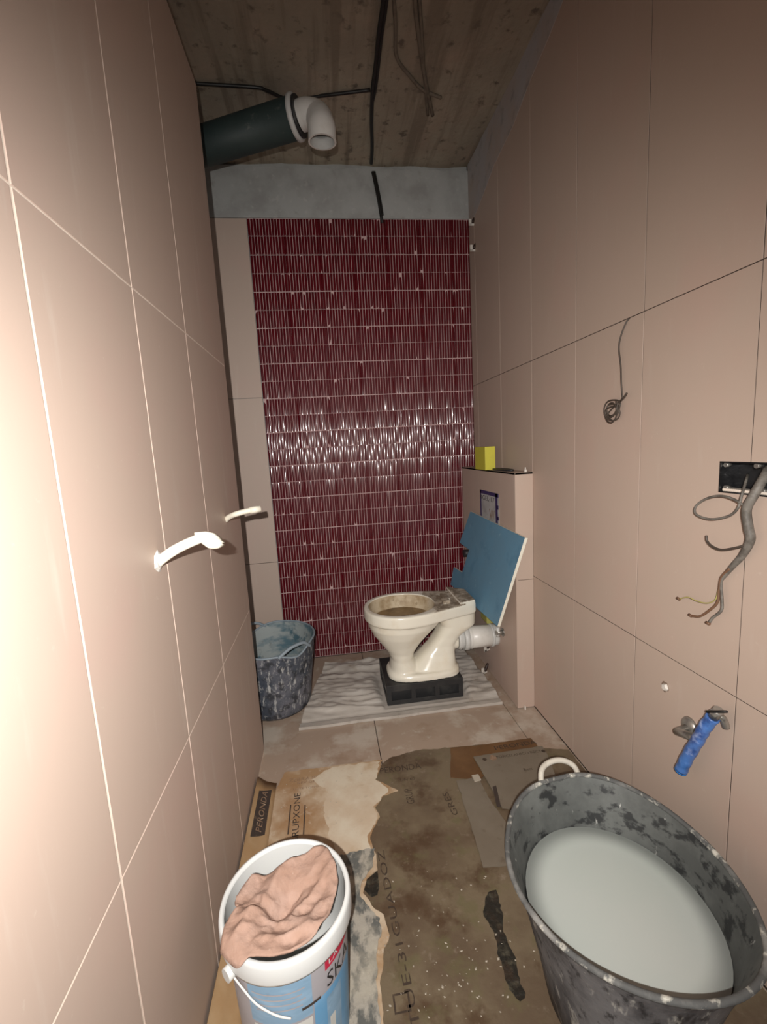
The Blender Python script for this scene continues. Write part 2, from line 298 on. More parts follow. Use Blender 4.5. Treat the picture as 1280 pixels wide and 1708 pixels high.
# ------------------------------------------------------------------ room shell
XL, XR, YB, ZC = -0.334, 0.859, 2.510, 2.652
YN = -0.75                                   # the room is open behind the camera
GAP = 0.0024; TH = 0.009                    # tile joint and tile thickness
def slab_tile(mb_axis, side, u0, u1, z0, z1, front, notch=None):
    """a wall tile: axis 'x' wall (u runs along y) or 'y' wall (u runs along x), front face at `front`"""
    c = 0.0012 if side < 0 else 0.0004; mb = MB()
    def P(u, z, d):
        return Vector((front+side*d, u, z)) if mb_axis == 'x' else Vector((u, front+side*d, z))
    if notch:
        a0, a1, b0, b1 = notch
        poly = []
        if a1 >= u1: poly = [(u0,z0),(u1,z0),(u1,b0),(a0,b0),(a0,b1),(u1,b1),(u1,z1),(u0,z1)]
        else: poly = [(u0,z0),(u1,z0),(u1,z1),(u0,z1),(u0,b1),(a1,b1),(a1,b0),(u0,b0)]
        e = P(0, 0, TH)-P(0, 0, 0)
        return mb.prism([P(u, z, 0) for u, z in poly], e)
    v = [P(u0+c,z0+c,0),P(u1-c,z0+c,0),P(u1-c,z1-c,0),P(u0+c,z1-c,0),
         P(u0,z0,c),P(u1,z0,c),P(u1,z1,c),P(u0,z1,c), P(u0,z0,TH),P(u1,z0,TH),P(u1,z1,TH),P(u0,z1,TH)]
    f = [(0,1,2,3)]
    for a in (0, 4):
        for k in range(4): f.append((a+k, a+4+k, a+4+(k+1) % 4, a+(k+1) % 4))
    f.append((11,10,9,8))
    return mb.add(v, f)
ZJ = [0.004, 0.613, 1.517, 2.424]

# floor
fl = MB().box((-1.2, YN, -0.12), (XR+0.12, YB+0.12, -0.009))
floor = tag(build('floor', fl, M_joint_dark), kind='structure')
for x0, x1 in ((-1.07, -0.472), (-0.469, 0.129), (0.132, 0.730), (0.733, XR)):
    for y0, y1 in ((YN, 0.148), (0.151, 1.348), (1.351, YB)):
        t = MB().box((x0, y0, -0.009), (x1, y1, 0.0), ch=0.0012)
        build('floor_tile', t, M_floor_tile, floor)
# ceiling: a slightly uneven slab
cm = MB(); nx, ny = 60, 90
vs = []
for j in range(ny+1):
    for i in range(nx+1):
        x = -1.2+(XR+0.12+1.2)*i/nx; y = YN+(YB+0.12-YN)*j/ny
        vs.append((x, y, ZC + 0.010*noise.noise(Vector((x*5, y*3, 0))) + 0.004*noise.noise(Vector((x*22, y*16, 3)))))
fs = [(j*(nx+1)+i, (j+1)*(nx+1)+i, (j+1)*(nx+1)+i+1, j*(nx+1)+i+1) for j in range(ny) for i in range(nx)]
cm.add(vs, fs, 0, True); cm.box((-1.2, YN, ZC+0.03), (XR+0.12, YB+0.12, ZC+0.13))
ceiling = tag(build('ceiling', cm, M_concrete), kind='structure')

# back wall: masonry, plaster band, pale column of tiles, red mosaic
bw = MB().box((-1.2, YB+0.016, 0), (XR+0.12, YB+0.12, ZC+0.03))
wall_back = tag(build('wall_back', bw, M_plaster), kind='structure')
pl = []
xs = [(-1.05)+(XR+1.05)*i/120 for i in range(121)]
top = [(x, 2.630+0.016*noise.noise(Vector((x*9, 0, 0)))+0.010*noise.noise(Vector((x*30, 5, 0)))) for x in xs]
poly = [Vector((x, YB-0.004, z)) for x, z in top] + [Vector((XR, YB-0.004, 2.392)), Vector((-1.05, YB-0.004, 2.392))]
build('plaster_band', MB().prism(poly, (0, 0.022, 0)), M_plaster, wall_back)
for z0, z1 in ((0.004, 0.594), (0.5965, 1.500), (1.5025, 2.390)):
    build('wall_tile', slab_tile('y', 1, -0.80, -0.310, z0, z1, YB), M_tile_dusty, wall_back)
X0, X1 = -0.3065, XR-0.001
build('mosaic_bed', MB().box((X0, YB+0.0002, 0.004), (X1, YB+0.016, 2.391)), M_bed, wall_back)
# mosaic strips: glazed sticks, three cross-sections shared by all
def strip_mesh(kind, wd, hg):
    """a stick with an uneven, slightly pillowed glaze"""
    prof = {0: (0.0, .9, 1.0, .9, 0.0), 1: (0.0, .95, .9, .95, 0.0), 2: (0.0, .70, .88, 1.0, .2), 3: (.2, 1.0, .88, .70, 0.0)}[kind]
    us = (-.5, -.40, 0, .40, .5); zs = (-.5, -.46, 0.05, .46, .5); zb = (0.0, .85, 1.0, .85, 0.0)
    vs, fs = [], []
    for zi, zz in zip(zs, zb):
        for u, p in zip(us, prof): vs.append((u*wd, -(0.0035+0.0013*p*(.8+.2*zz)), zi*hg))
    for j in range(4):
        for i in range(4): fs.append((j*5+i, j*5+i+1, (j+1)*5+i+1, (j+1)*5+i))
    edge = [0,1,2,3,4,9,14,19,24,23,22,21,20,15,10,5]; o = len(vs)
    for k in edge: vs.append((vs[k][0], 0.0045, vs[k][2]))
    for k in range(16): fs.append((edge[k], o+k, o+(k+1) % 16, edge[(k+1) % 16]))
    return vs, fs
PITCH_X = 0.01482; ROW = 0.0903
rows = []; zt = 2.390
for edge in [1.2+1.2*(0.921-0.0752*k) for k in range(27)]:
    rows.append((max(edge, 0.006), zt)); zt = edge
    if edge < 0.006: break
rng = random.Random(3)
strips = []
ncol = int((X1-X0)/PITCH_X)
for ri, (z0, z1) in enumerate(rows):
    if z1-z0 < 0.02: continue
    gb, gt = (0.0020, 0.0009) if ri % 2 else (0.0009, 0.0020)    # sheet joints every second row are wider
    for c in range(ncol+1):
        xa = X0 + c*PITCH_X; wd = 0.0118
        left = xa+0.0004; right = xa+PITCH_X-0.0019
        if c % 12 == 11: right = xa+PITCH_X-0.0008   # sheets butt together with no visible joint
        if c % 12 == 0: left = xa-0.0004
        right = min(right, X1)
        if right-left < 0.003: continue
        strips.append((left, right, z0+gb, z1-gt, rng.choice((0, 0, 1, 2, 3)), rng.gauss(0, 0.028), rng.gauss(0, 0.065)))
def sdepth(s): return (Vector(((s[0]+s[1])/2, YB, (s[2]+s[3])/2))-CAM).dot(F)
strips.sort(key=sdepth)
shared = {}
rest = MB()
for k, (a, b, z0, z1, kd, tilt, turn) in enumerate(strips):
    cx, cz = (a+b)/2, (z0+z1)/2
    R = Matrix.Rotation(tilt, 3, 'X') @ Matrix.Rotation(turn, 3, 'Z')
    if k < 300:
        key = (kd, round(b-a, 4), round(z1-z0, 4))
        if key not in shared:
            v, f = strip_mesh(kd, b-a, z1-z0); me = bpy.data.meshes.new('tile_strip'); me.from_pydata(v, [], f)
            me.materials.append(M_strip)
            for p in list(me.polygons)[:16]: p.use_smooth = True
            shared[key] = me
        o = link('tile_strip', shared[key], wall_back, (cx, YB+0.0025, cz)); o.rotation_euler = R.to_euler()
    else:
        v, f = strip_mesh(kd, b-a, z1-z0)
        v = [R @ Vector(q) + Vector((cx, YB+0.0025, cz)) for q in v]
        rest.add(v, f[:16], 0, True); rest.add(v, f[16:], 0)
tag(build('tile_strips', rest, M_strip, wall_back), kind='stuff')

# right wall, with a cut-out for the electrical box
EB = (0.655, 0.879, 1.062, 1.130)
rw = MB()
for a, b in (((XR+0.0012, YN, 0), (XR+0.12, EB[0], ZC+0.03)), ((XR+0.0012, EB[1], 0), (XR+0.12, YB+0.016, ZC+0.03)),
             ((XR+0.0012, EB[0], 0), (XR+0.12, EB[1], EB[2])), ((XR+0.0012, EB[0], EB[3]), (XR+0.12, EB[1], ZC+0.03))):
    rw.box(a, b)
wall_right = tag(build('wall_right', rw, M_joint_dark), kind='structure')
yj = [-0.488+0.324*k for k in range(10)] + [YB]
yj[0] = YN
for i in range(len(yj)-1):
    for j in range(3):
        y0, y1 = yj[i]+GAP/2, yj[i+1]-GAP/2
        if y1 > 1.78 and j == 0 and y0 > 1.75: continue        # hidden behind the tiled ledge
        z0, z1 = ZJ[j]+GAP/2, (ZJ[j+1] if j < 2 else 2.615)-GAP/2
        n = None
        if j == 1 and y0 < EB[1] < y1: n = (0, EB[1], EB[2], EB[3])
        if j == 1 and y0 < EB[0] < y1: n = (EB[0], 9, EB[2], EB[3])
        build('wall_tile', slab_tile('x', 1, y0, y1, z0, z1, XR, n), M_tile, wall_right)
low = [Vector((XR-0.0008, YB-0.006-2.9*k/40, 2.345+0.255*min(1, (k/40)*2.9/1.05)+0.030*noise.noise(Vector((k*.31, 2, 0))))) for k in range(41)]
pr = [Vector((XR-0.0008, p.y, ZC+0.004+0.006*noise.noise(Vector((p.y*4, 9, 0))))) for p in reversed(low)]
build('adhesive_band', MB().prism(low+pr, (0.012, 0, 0)), M_plaster_smear, wall_right)

# left wall: a tiled partition that stops short of the back wall and of the ceiling
YE = 1.715
lw = MB().box((XL-0.13, YN, 0), (XL-0.0010, YE, 2.424))
wall_left = tag(build('wall_left', lw, M_joint_pale), kind='structure')
yl = [YN, -0.370, -0.045, 0.280, 0.605, 0.930, 1.256, YE]
for i in range(len(yl)-1):
    for j in range(3):
        g = 0.0036 if yl[i+1] < 1.2 else 0.0028
        y0 = yl[i]+g/2; y1 = yl[i+1]-(g/2 if i < len(yl)-2 else 0)
        build('wall_tile', slab_tile('x', -1, y0, y1, [0.012, 0.608, 1.521][j]+0.0008, [0.608, 1.521, 2.424][j]-0.0008, XL), M_tile_dusty, wall_left)
tp = [Vector((XL-0.002, YN+(YE-YN)*k/60, 2.440+0.016*noise.noise(Vector((k*.7, 0, 4)))+0.012*noise.noise(Vector((k*.23, 7, 4))))) for k in range(61)]
build('mortar_edge', MB().prism(tp+[Vector((XL-0.002, YE, 2.42)), Vector((XL-0.002, YN, 2.42))], (-0.10, 0, 0)), M_mortar_brown, wall_left)
# unseen outer wall beyond the partition, added to keep world light out
tag(build('wall_niche_unseen', MB().box((-1.2, YN, 0), (-1.05, YB+0.016, ZC+0.03)), M_plaster), kind='structure')

# tiled ledge that boxes in the cistern
BX, BY, BZ = 0.779, 1.775, 1.066
ledge = tag(build('wall_ledge', MB().box((BX+TH, BY+TH, 0), (XR+TH, YB+0.004, BZ-TH)), M_joint_dark), kind='structure')
for y0, y1 in ((BY+0.0006, YB-0.006),):
    for z0, z1 in ((0.004, 0.612), (0.6145, BZ-0.0005)):
        build('wall_tile', slab_tile('x', 1, y0, y1, z0, z1, BX), M_tile_dusty, ledge)
for z0, z1 in ((0.004, 0.600), (0.6022, BZ-0.0005)):
    build('wall_tile', slab_tile('y', 1, BX+0.0002, XR-0.001, z0, z1, BY), M_tile, ledge)
build('top_tile', MB().box((BX, BY, BZ-TH), (XR-0.001, YB-0.006, BZ), ch=0.001), M_tile, ledge)

# ------------------------------------------------------------------ toilet
TX, TY, TZ = 0.40, 2.02, 0.112
toilet = thing('toilet', 'dirty white ceramic toilet bowl without seat, standing on a black crate', 'toilet', (TX, TY, TZ))
def sect(xa, xb, hw, z, e=2.3, dy=0.0, n=48): return superell((xa+xb)/2, TY+dy, z, (xb-xa)/2, hw, n, e)
tb = MB()
tb.loft([sect(.150,.500,.150,.415), sect(.143,.500,.166,.400), sect(.146,.478,.160,.370), sect(.163,.440,.143,.330,2.1), sect(.196,.396,.116,.283,2.1),
         sect(.228,.362,.095,.238,2.1), sect(.243,.350,.088,.200,2.1), sect(.238,.372,.090,.155), sect(.224,.40,.103,TZ)][::-1])
tb.loft([sect(.47,.668,.088,.41,3,.012), sect(.495,.664,.078,.335,3,.012), sect(.468,.592,.066,.285,3,.01), sect(.432,.562,.062,.242,3,.006), sect(.388,.558,.066,.205,3),
         sect(.335,.560,.092,.152,3), sect(.34,.574,.110,TZ,3)][::-1])
tb.loft([sect(.222,.574,.114,TZ,3), sect(.222,.574,.114,TZ+.020,3), sect(.230,.566,.106,TZ+.032,3)])
def rim_outline(z, d=0.0):
    prof = [(.128,0),(.131,.035),(.142,.075),(.165,.115),(.205,.150),(.26,.173),(.32,.180),(.39,.172),(.45,.156),(.50,.140),(.55,.126),(.60,.110),(.640,.098),(.657,.085),(.661,.05)]
    a = [(x, h) for x, h in prof]; b = [(x, -h) for x, h in prof[1:]][::-1]
    cx, cy = .38, 0; pts = []
    for x, h in b + a:
        yy = h + .024*max(0, (x-.3)/.36)
        v = Vector((x-cx, yy-cy)); v = v*(1-d/max(v.length, .05)); pts.append(Vector((cx+v.x, TY+cy+v.y, z)))
    return bez(pts, 4)[:-1] + [pts[-1]]
tb.loft([rim_outline(.402, .004), rim_outline(.408), rim_outline(.448), rim_outline(.455, .003), rim_outline(.457, .008)], smooth=True)
deck = [Vector((.575,TY-.088,.45)), Vector((.655,TY-.066,.45)), Vector((.655,TY+.100,.45)), Vector((.575,TY+.165,.45))]
tb.loft([[p for p in deck], [p+Vector((0,0,.018)) for p in deck]], smooth=False)
tb.tube([(.53, TY+.005, .25), (.576, TY+.005, .25)], .047, 28)
tmp = build('toilet_shell', tb, M_ceramic, fix=True)
cut = MB().loft([sect(.148,.470,.152,.50,2.1), sect(.150,.468,.150,.452,2.1), sect(.158,.460,.145,.415,2.1), sect(.182,.435,.124,.375,2.1), sect(.215,.395,.092,.340,2.1), sect(.25,.36,.05,.318,2.1)][::-1])
cut = build('toilet_cutter', cut, M_ceramic_dirt, fix=True)
md = tmp.modifiers.new('r', 'REMESH'); md.mode = 'VOXEL'; md.voxel_size = 0.0042; md.use_smooth_shade = True
md = tmp.modifiers.new('s', 'SMOOTH'); md.factor = 0.5; md.iterations = 5
md = tmp.modifiers.new('b', 'BOOLEAN'); md.operation = 'DIFFERENCE'; md.object = cut; md.solver = 'EXACT'
dg = bpy.context.evaluated_depsgraph_get()
me = bpy.data.meshes.new_from_object(tmp.evaluated_get(dg)); me.name = 'bowl'
bpy.data.objects.remove(tmp); bpy.data.objects.remove(cut)
me.materials.clear(); me.materials.append(M_ceramic); me.materials.append(M_ceramic_dirt); me.materials.append(M_deck_dirt)
for p in me.polygons:
    c = p.center; p.use_smooth = True; p.material_index = 0
    e2 = ((c.x-.309)/.166)**2+((c.y-TY)/.156)**2
    if c.z > .30 and e2 < 1.0 and c.z < .4545 and p.normal.dot(Vector((.309-c.x, TY-c.y, .12))) > 0: p.material_index = 1
    elif c.z > .4535 and p.normal.z > .6 and c.x > .44+.02*noise.noise(c*30): p.material_index = 2
me.transform(Matrix.Translation((-TX, -TY, -TZ)))
bowl = link('bowl', me, toilet)
sl = MB().add([Vector((q.x, q.y, .392+.003*noise.noise(q*30))) for q in superell(.309, TY, .392, .143, .137, 40)] + [Vector((.309, TY, .390))], [(k, (k+1) % 40, 40) for k in range(40)], 0, True)
build('brown_sludge', sl, M_sludge, toilet)
for (a, b, dz) in (((.500,TY-.060),(.535,TY-.055),.016), ((.515,TY-.02),(.545,TY+.07),.012), ((.60,TY-.03),(.64,TY+.05),.010)):
    lump = MB().box((a[0], a[1], .455), (b[0], max(b[1], a[1]+.045), .457+dz), ch=.004)
    build('mortar_lump', lump, M_deck_dirt, toilet)
# white waste connector between toilet and ledge
wp = thing('waste_pipe', 'white plastic waste connector joining the toilet to the tiled ledge', 'pipe', (.68, TY, .25))
def ring_pipe(mb, segs, y, z):
    for xa, xb, r in segs:
        mb.tube([(xa, y, z), (xa+.001, y, z), (xb-.001, y, z), (xb, y, z)], [r-.002, r, r, r-.002], 32)
a = MB(); ring_pipe(a, [(.578,.607,.051),(.585,.592,.055)], TY+.004, .25); build('rubber_cuff', a, M_pvc_grey, wp)
a = MB(); ring_pipe(a, [(.607,.632,.060)], TY+.004, .25); build('socket', a, M_pvc_grey, wp)
a = MB(); ring_pipe(a, [(.632,.745,.054),(.642,.647,.057)], TY+.004, .25); build('pipe', a, M_pvc, wp)
a = MB(); ring_pipe(a, [(.745,.757,.058),(.757,BX+.002,.052)], TY+.004, .25); build('collar', a, M_pvc_grey, wp)

# crate under the toilet
CX0, CX1, CY0, CY1, CZ0, CZ1 = .203, .566, 1.902, 2.19, .016, .112
crate = thing('plastic_crate', 'upturned black plastic crate with square holes, under the toilet', 'crate', (.385, 2.04, CZ0))
def holed(mb, axis, at, u0, u1, n, th):
    uw = .022; gap = (u1-u0-uw*(n+1))/n
    def B(a0, a1, z0, z1):
        if axis == 'y': mb.box((a0, at, z0), (a1, at+th, z1), ch=.0015)
        else: mb.box((at, a0, z0), (at+th, a1, z1), ch=.0015)
    B(u0, u1, CZ1-.030, CZ1); B(u0, u1, CZ0, CZ0+.022)
    for k in range(n+1): B(u0+k*(gap+uw), u0+k*(gap+uw)+uw, CZ0+.02, CZ1-.028)
    return mb
build('front_panel', holed(MB(), 'y', CY0, CX0, CX1, 3, .006), M_black, crate)
build('back_panel', holed(MB(), 'y', CY1-.006, CX0, CX1, 3, .006), M_black, crate)
build('side_panel', holed(MB(), 'x', CX0, CY0+.006, CY1-.006, 2, .006), M_black, crate)
build('side_panel', holed(MB(), 'x', CX1-.006, CY0+.006, CY1-.006, 2, .006), M_black, crate)
build('added_backing', MB().box((CX0+.006, CY0+.030, CZ0), (CX1-.006, CY0+.034, CZ1-.006)).box((CX0+.006, CY0+.006, CZ0), (CX1-.006, CY0+.03, CZ0+.003)), M_black, crate)  # black plate added behind the front so the crate holes look dark
build('top_plate', MB().box((CX0+.006, CY0+.006, CZ1-.006), (CX1-.006, CY1-.006, CZ1-.0005)), M_black, crate)

# crumpled plastic sheet on the floor
sh = MB(); nx, ny = 110, 70
def sheet_z(x, y):
    p = Vector((x, y, 0)); d = y-1.826
    if d < .034: return .013+.002*noise.noise(p*25)
    if d < .044: return .0075
    base = .0135
    if CX0-.02 < x < CX1+.02 and CY0-.02 < y < CY1+.02: return base-.001
    f = 0
    for k, (sx, sy, a) in enumerate(((3, 13, .55), (6, 24, .35), (14, 40, .18))):
        f += a*(1-2*abs(noise.noise(Vector((x*sx+.6*math.sin(y*9), y*sy+x*2.0, k*7)))))
    fade = min(1, max(0, min((d-.044)/.05, max(abs(x-.385)-.19, abs(y-2.045)-.16)/.04)))
    return base+.030*max(0, f-.22)*fade
vs = []
for j in range(ny+1):
    for i in range(nx+1):
        v = j/ny; y = 1.826+(2.375-1.826)*v; xl = -.200+.115*v; x = xl+(.727-.015*v-xl)*i/nx
        y += .004*noise.noise(Vector((x*6, 0, 0)))*(1 if j == 0 else 0)
        vs.append(Vector((x, y, sheet_z(x, y))))
fs = [(j*(nx+1)+i, j*(nx+1)+i+1, (j+1)*(nx+1)+i+1, (j+1)*(nx+1)+i) for j in range(ny) for i in range(nx)]
sh.add(vs, fs, 0, True)
bd = [i for i in range(nx+1)] + [j*(nx+1)+nx for j in range(1, ny+1)] + [ny*(nx+1)+i for i in range(nx-1, -1, -1)] + [j*(nx+1) for j in range(ny-1, 0, -1)]
vb = [vs[k] for k in bd]; nb = len(vb)
sh.add(vb + [Vector((p.x, p.y, 0.0005)) for p in vb], [(k, k+nb, (k+1) % nb+nb, (k+1) % nb) for k in range(nb)])
o = build('plastic_sheet', sh, M_sheet, origin=(.26, 2.1, 0)); tag(o, 'crumpled grey plastic sheet on the floor under the black crate', 'sheet')

# blue plasterboard offcut
P1, P2, P3 = at_y(785, 853, 2.3), at_y(876, 897, 1.66), at_y(752, 975, 2.40)
bn = (P2-P1).cross(P3-P1).normalized()
if bn.x < 0: bn = -bn
def onb(px, py): d = ray(px, py); return CAM + d*((P1-CAM).dot(bn)/d.dot(bn))
bp = [onb(*q) for q in ((785,853),(876,897),(830,1045),(752,975),(757,946),(771,955),(783,917),(767,905))]
mb = MB().prism(bp, bn*.0125, 0, 1, 1)
o = build('plasterboard', mb, [M_blue, M_gypsum], origin=bp[2]); tag(o, 'notched offcut of blue plasterboard leaning against the tiled ledge behind the toilet', 'board')

# foam block behind the board, flush pipe, stop valve
fb = MB().box((.735, 2.03, .306), (.776, 2.12, .400), ch=.006)
tag(build('foam_block', fb, M_foam, origin=(.738, 2.0, .306)), 'small yellow-green foam block wedged under the blue board on the white pipe', 'foam block')
fp = thing('flush_pipe', 'short black flush pipe sticking out of the ledge through the board notch', 'pipe', (BX, 2.40, .60))
q = at_x(774, 923, .74)
build('pipe', MB().tube([(BX+.004, q.y, q.z), (.738, q.y, q.z)], .021, 20), M_black, fp)
build('collar', MB().tube([(BX+.002, q.y, q.z), (BX-.012, q.y, q.z)], .030, 20), M_pvc, fp)
sv = thing('stop_valve', 'small grey stop valve on the ledge face above the white pipe end', 'valve', tuple(at_x(832, 1058, BX)))
q = at_x(833, 1055, .76)
build('body', MB().tube([(BX+.003, q.y, q.z), (BX-.035, q.y, q.z)], .011, 14), M_chrome, sv)
build('outlet', MB().tube([(BX-.025, q.y, q.z-.02), (BX-.025, q.y, q.z+.03)], .009, 12), M_pvc_grey, sv)
build('wall_plate', MB().tube([(BX+.001, q.y, q.z), (BX-.004, q.y, q.z)], .020, 18), M_chrome, sv)

# things on the ledge and leaflet
q = at_y(810, 787, 2.07); q2 = at_y(827, 787, 2.07)
yb_ = MB().box((q.x, 2.07, BZ), (min(q2.x, XR-.002), 2.215, BZ+.112), ch=.002)
tag(build('yellow_box', yb_, M_yellow, origin=((q.x+q2.x)/2, 2.14, BZ)), 'small bright yellow box standing on top of the tiled ledge', 'box')
ov = MB().loft([superell(.813, 1.985, BZ+.0002, .028, .105, 36), superell(.813, 1.985, BZ+.006, .030, .108, 36), superell(.813, 1.985, BZ+.008, .026, .10, 36)])
tag(build('oval_lid', ov, M_black, origin=(.813, 1.985, BZ)), 'flat black oval lid lying on the tiled ledge before the yellow box', 'lid')
lf = thing('leaflet', 'blue bordered printed leaflet taped to the face of the tiled ledge', 'leaflet', (BX-.001, 2.08, .83))
fx = BX-.0012
def lq(px, py): return at_x(px, py, fx)
c0, c1 = lq(801, 817), lq(832, 823); y0, y1, zt_, zb_ = c0.y, c1.y, (c0.z+c1.z)/2, .72
def fr(ua, ub, va, vb, d=0.0):      # fractions across (left to right) and down
    return [Vector((fx-d, y0+(y1-y0)*u, zt_+(zb_-zt_)*v)) for u, v in ((ua,va),(ub,va),(ub,vb),(ua,vb))]
build('paper', MB().prism(fr(0, 1, 0, 1), (.0012, 0, 0)), M_paper, lf)
for nm, a in (('blue_border', (.0, 1, 0, .075)), ('blue_border', (0, .07, 0, 1)), ('blue_border', (.84, .94, 0, 1)), ('blue_mark', (.90, .985, .23, .31)), ('blue_mark', (.90, 1, .45, .52)), ('blue_mark', (.90, .99, .62, .70))):
    build(nm, MB().prism(fr(*a, .0006), (.0005, 0, 0)), M_paper_blue, lf)
tyc, tzc = y0+(y1-y0)*.40, zt_+(zb_-zt_)*.155
text('printed_text', 'RGEL\u00b717', .055, plane_map((fx-.0012, tyc, tzc), (0, -1, 0), (0, 0, 1)), M_ink, lf, (1.0, .62))
text('printed_text', 'W', .07, plane_map((fx-.0012, y0+(y1-y0)*.66, zt_+(zb_-zt_)*.46), (0, -1, 0), (0, 0, 1)), M_ink_faint, lf)

# tile clips with dark wedges
clip0 = thing('tile_clip', 'upper white tile clip with dark wedge at the top right corner of the red mosaic', 'clip', (0, 0, 0), 'tile levelling clips')
bmk = MB(); bmk.box((-.012, -.004, -.016), (.002, .004, .016), ch=.001); bmk.box((-.012, -.004, -.016), (.024, .004, -.006), ch=.001)
build('clip', bmk, M_clip, clip0)
wm = MB().tube([(.006, -.004, -.004), (.010, -.004, .004), (.026, -.004, .028), (.030, -.004, .034)], [.006, .008, .007, .004], 8)
build('wedge', wm, M_wedge, clip0)
def clip_at(px, py, y): p = at_y(px, py, y); return p
clip0.location = at_x(786, 371, .844); WLOC.pop('tile_clip', None)
copy_tree(clip0, at_x(788, 414, .844), 'lower white tile clip with dark wedge beside the red mosaic, under its twin')
c = copy_tree(clip0, at_z(807, 1119, .024), 'white tile clip with dark wedge at the foot of the tiled ledge'); c.rotation_euler = (0, 0, .5)
c = copy_tree(clip0, at_x(811, 1081, .757), 'white tile clip with dark wedge just under the white waste pipe'); c.rotation_euler = (0, 0, .5)
sp = MB().box((.823, 1.776, BZ), (.832, 1.786, BZ+.012), ch=.001).box((.8255, 1.778, BZ+.010), (.8295, 1.784, BZ+.021), ch=.001)
tag(build('tile_spacer', sp, M_clip, origin=(.827, 1.78, BZ)), 'tiny white tile spacer standing on the front edge of the ledge', 'spacer')
sp = MB().box((.806, 1.762, .0), (.812, 1.772, .016), ch=.001)
tag(build('tile_wedge', sp, M_clip, origin=(.81, 1.767, 0)), 'tiny white levelling wedge under the front tile of the ledge', 'spacer')

# ------------------------------------------------------------------ rubber tubs
def make_tub(t, cx, cy, prof, th, m_out, m_in, m_rim, rimf, n=72, wob=.004, sy=1.0):
    """prof: (r, z) from bottom to rim; the rim height varies with rimf(theta)"""
    H = prof[-1][1]
    def ringat(r, z, shrink=0.0):
        out = []
        for k in range(n):
            a = 2*PI*k/n; zz = z
            if z > .5*H: zz = z + rimf(a)*((z-.5*H)/(.5*H))
            rr = r-shrink + wob*noise.noise(Vector((math.cos(a)*1.6, math.sin(a)*1.6, z*3)))*(z/H)
            out.append(Vector((cx+rr*math.cos(a), cy+rr*sy*math.sin(a), zz)))
        return out
    outer = [ringat(r, z) for r, z in prof]; inner = [ringat(r, max(z, prof[0][1]+th), th) for r, z in prof]
    build('outside_wall', MB().loft(outer, cap0=True, cap1=False), m_out, t)
    build('inside_wall', MB().loft(inner[::-1], cap0=False, cap1=True), m_in, t)
    lip = ringat(prof[-1][0]+.001, prof[-1][1])
    mid = ringat(prof[-1][0], prof[-1][1], th*.5)
    mb = MB(); rings = []
    for k in range(n):
        rad = Vector((math.cos(2*PI*k/n), math.sin(2*PI*k/n), 0)); p = mid[k]
        rings.append([p + rad*(th*.95*math.cos(2*PI*j/8)) + Vector((0, 0, th*.95*math.sin(2*PI*j/8))) for j in range(8)])
    rings.append(rings[0]); mb.loft(rings, cap0=False, cap1=False)
    build('rim', mb, m_rim, t)
bt = thing('mortar_tub', 'big black rubber tub of milky grout water by the right wall', 'tub', (.53, .728, .0045))
def dip(a, c, wd, amt):
    d = (a-c+PI) % (2*PI)-PI
    return amt*math.exp(-(d/wd)**2)
def rim1(a): return .012*math.cos(2*(a-1.35)) + dip(a, 1.62, .2, -.006)
make_tub(bt, .53, .728, [(.128, .0065), (.140, .02), (.158, .12), (.184, .235), (.202, .30), (.219, .338)], .006, M_tub, M_tub_in, M_tub_rim, rim1, sy=1.10)
wt = MB(); n = 64
rings = [[Vector((.53+rr*math.cos(2*PI*k/n), .728+rr*1.10*math.sin(2*PI*k/n), .238+dz)) for k in range(n)] for rr, dz in ((.1780, .0012), (.172, .0), (.12, 0), (.06, 0))]
wt.loft(rings, cap0=False, cap1=True)
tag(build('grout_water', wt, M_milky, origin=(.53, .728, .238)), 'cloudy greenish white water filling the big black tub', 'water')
hp = [(.486, .955, .320), (.484, .968, .345), (.495, .980, .366), (.525, .988, .374), (.555, .987, .372), (.578, .978, .360), (.585, .966, .340), (.582, .954, .320)]
build('handle', MB().tube(bez(hp, 6), .0070, 10), M_tub_pale, bt)


st = thing('rubber_tub', 'smaller blue grey rubber tub in the far left corner beyond the tiled partition', 'tub', (-.315, 2.07, 0))
HA = -.90
def rim2(a): return dip(a, HA, .34, -.036) + dip(a, HA+PI, .34, -.03) + dip(a, HA-.75, .4, -.012)
make_tub(st, -.315, 2.07, [(.150, .003), (.162, .02), (.174, .12), (.187, .22), (.198, .30), (.204, .338)], .005, M_bluetub, M_bluetub_in, M_bluetub_rim, rim2)
hp = [(-.315+.204*math.cos(HA+d), 2.07+.204*math.sin(HA+d), .312+h) for d, h in ((-.42, .008), (-.33, .022), (-.15, .040), (.05, .044), (.22, .038), (.36, .016), (.42, .006))]
build('handle', MB().tube(bez(hp, 6), .0075, 10), M_bluetub_rim, st)
hp = [(-.315+.204*math.cos(HA+PI+d), 2.07+.204*math.sin(HA+PI+d), .312+h) for d, h in ((-.4, .006), (-.2, .034), (.0, .040), (.2, .034), (.4, .006))]
build('handle', MB().tube(bez(hp, 6), .0075, 10), M_bluetub_rim, st)
rngs = [[Vector((-.315+rr*math.cos(2*PI*k/48), 2.07+rr*math.sin(2*PI*k/48), .10)) for k in range(48)] for rr in (.163, .1, .05)]
tag(build('rinse_water', MB().loft(rngs, cap0=False, cap1=True), M_slurry, origin=(-.315, 2.07, .1)), 'dark blue rinse water in the bottom of the smaller tub', 'water')

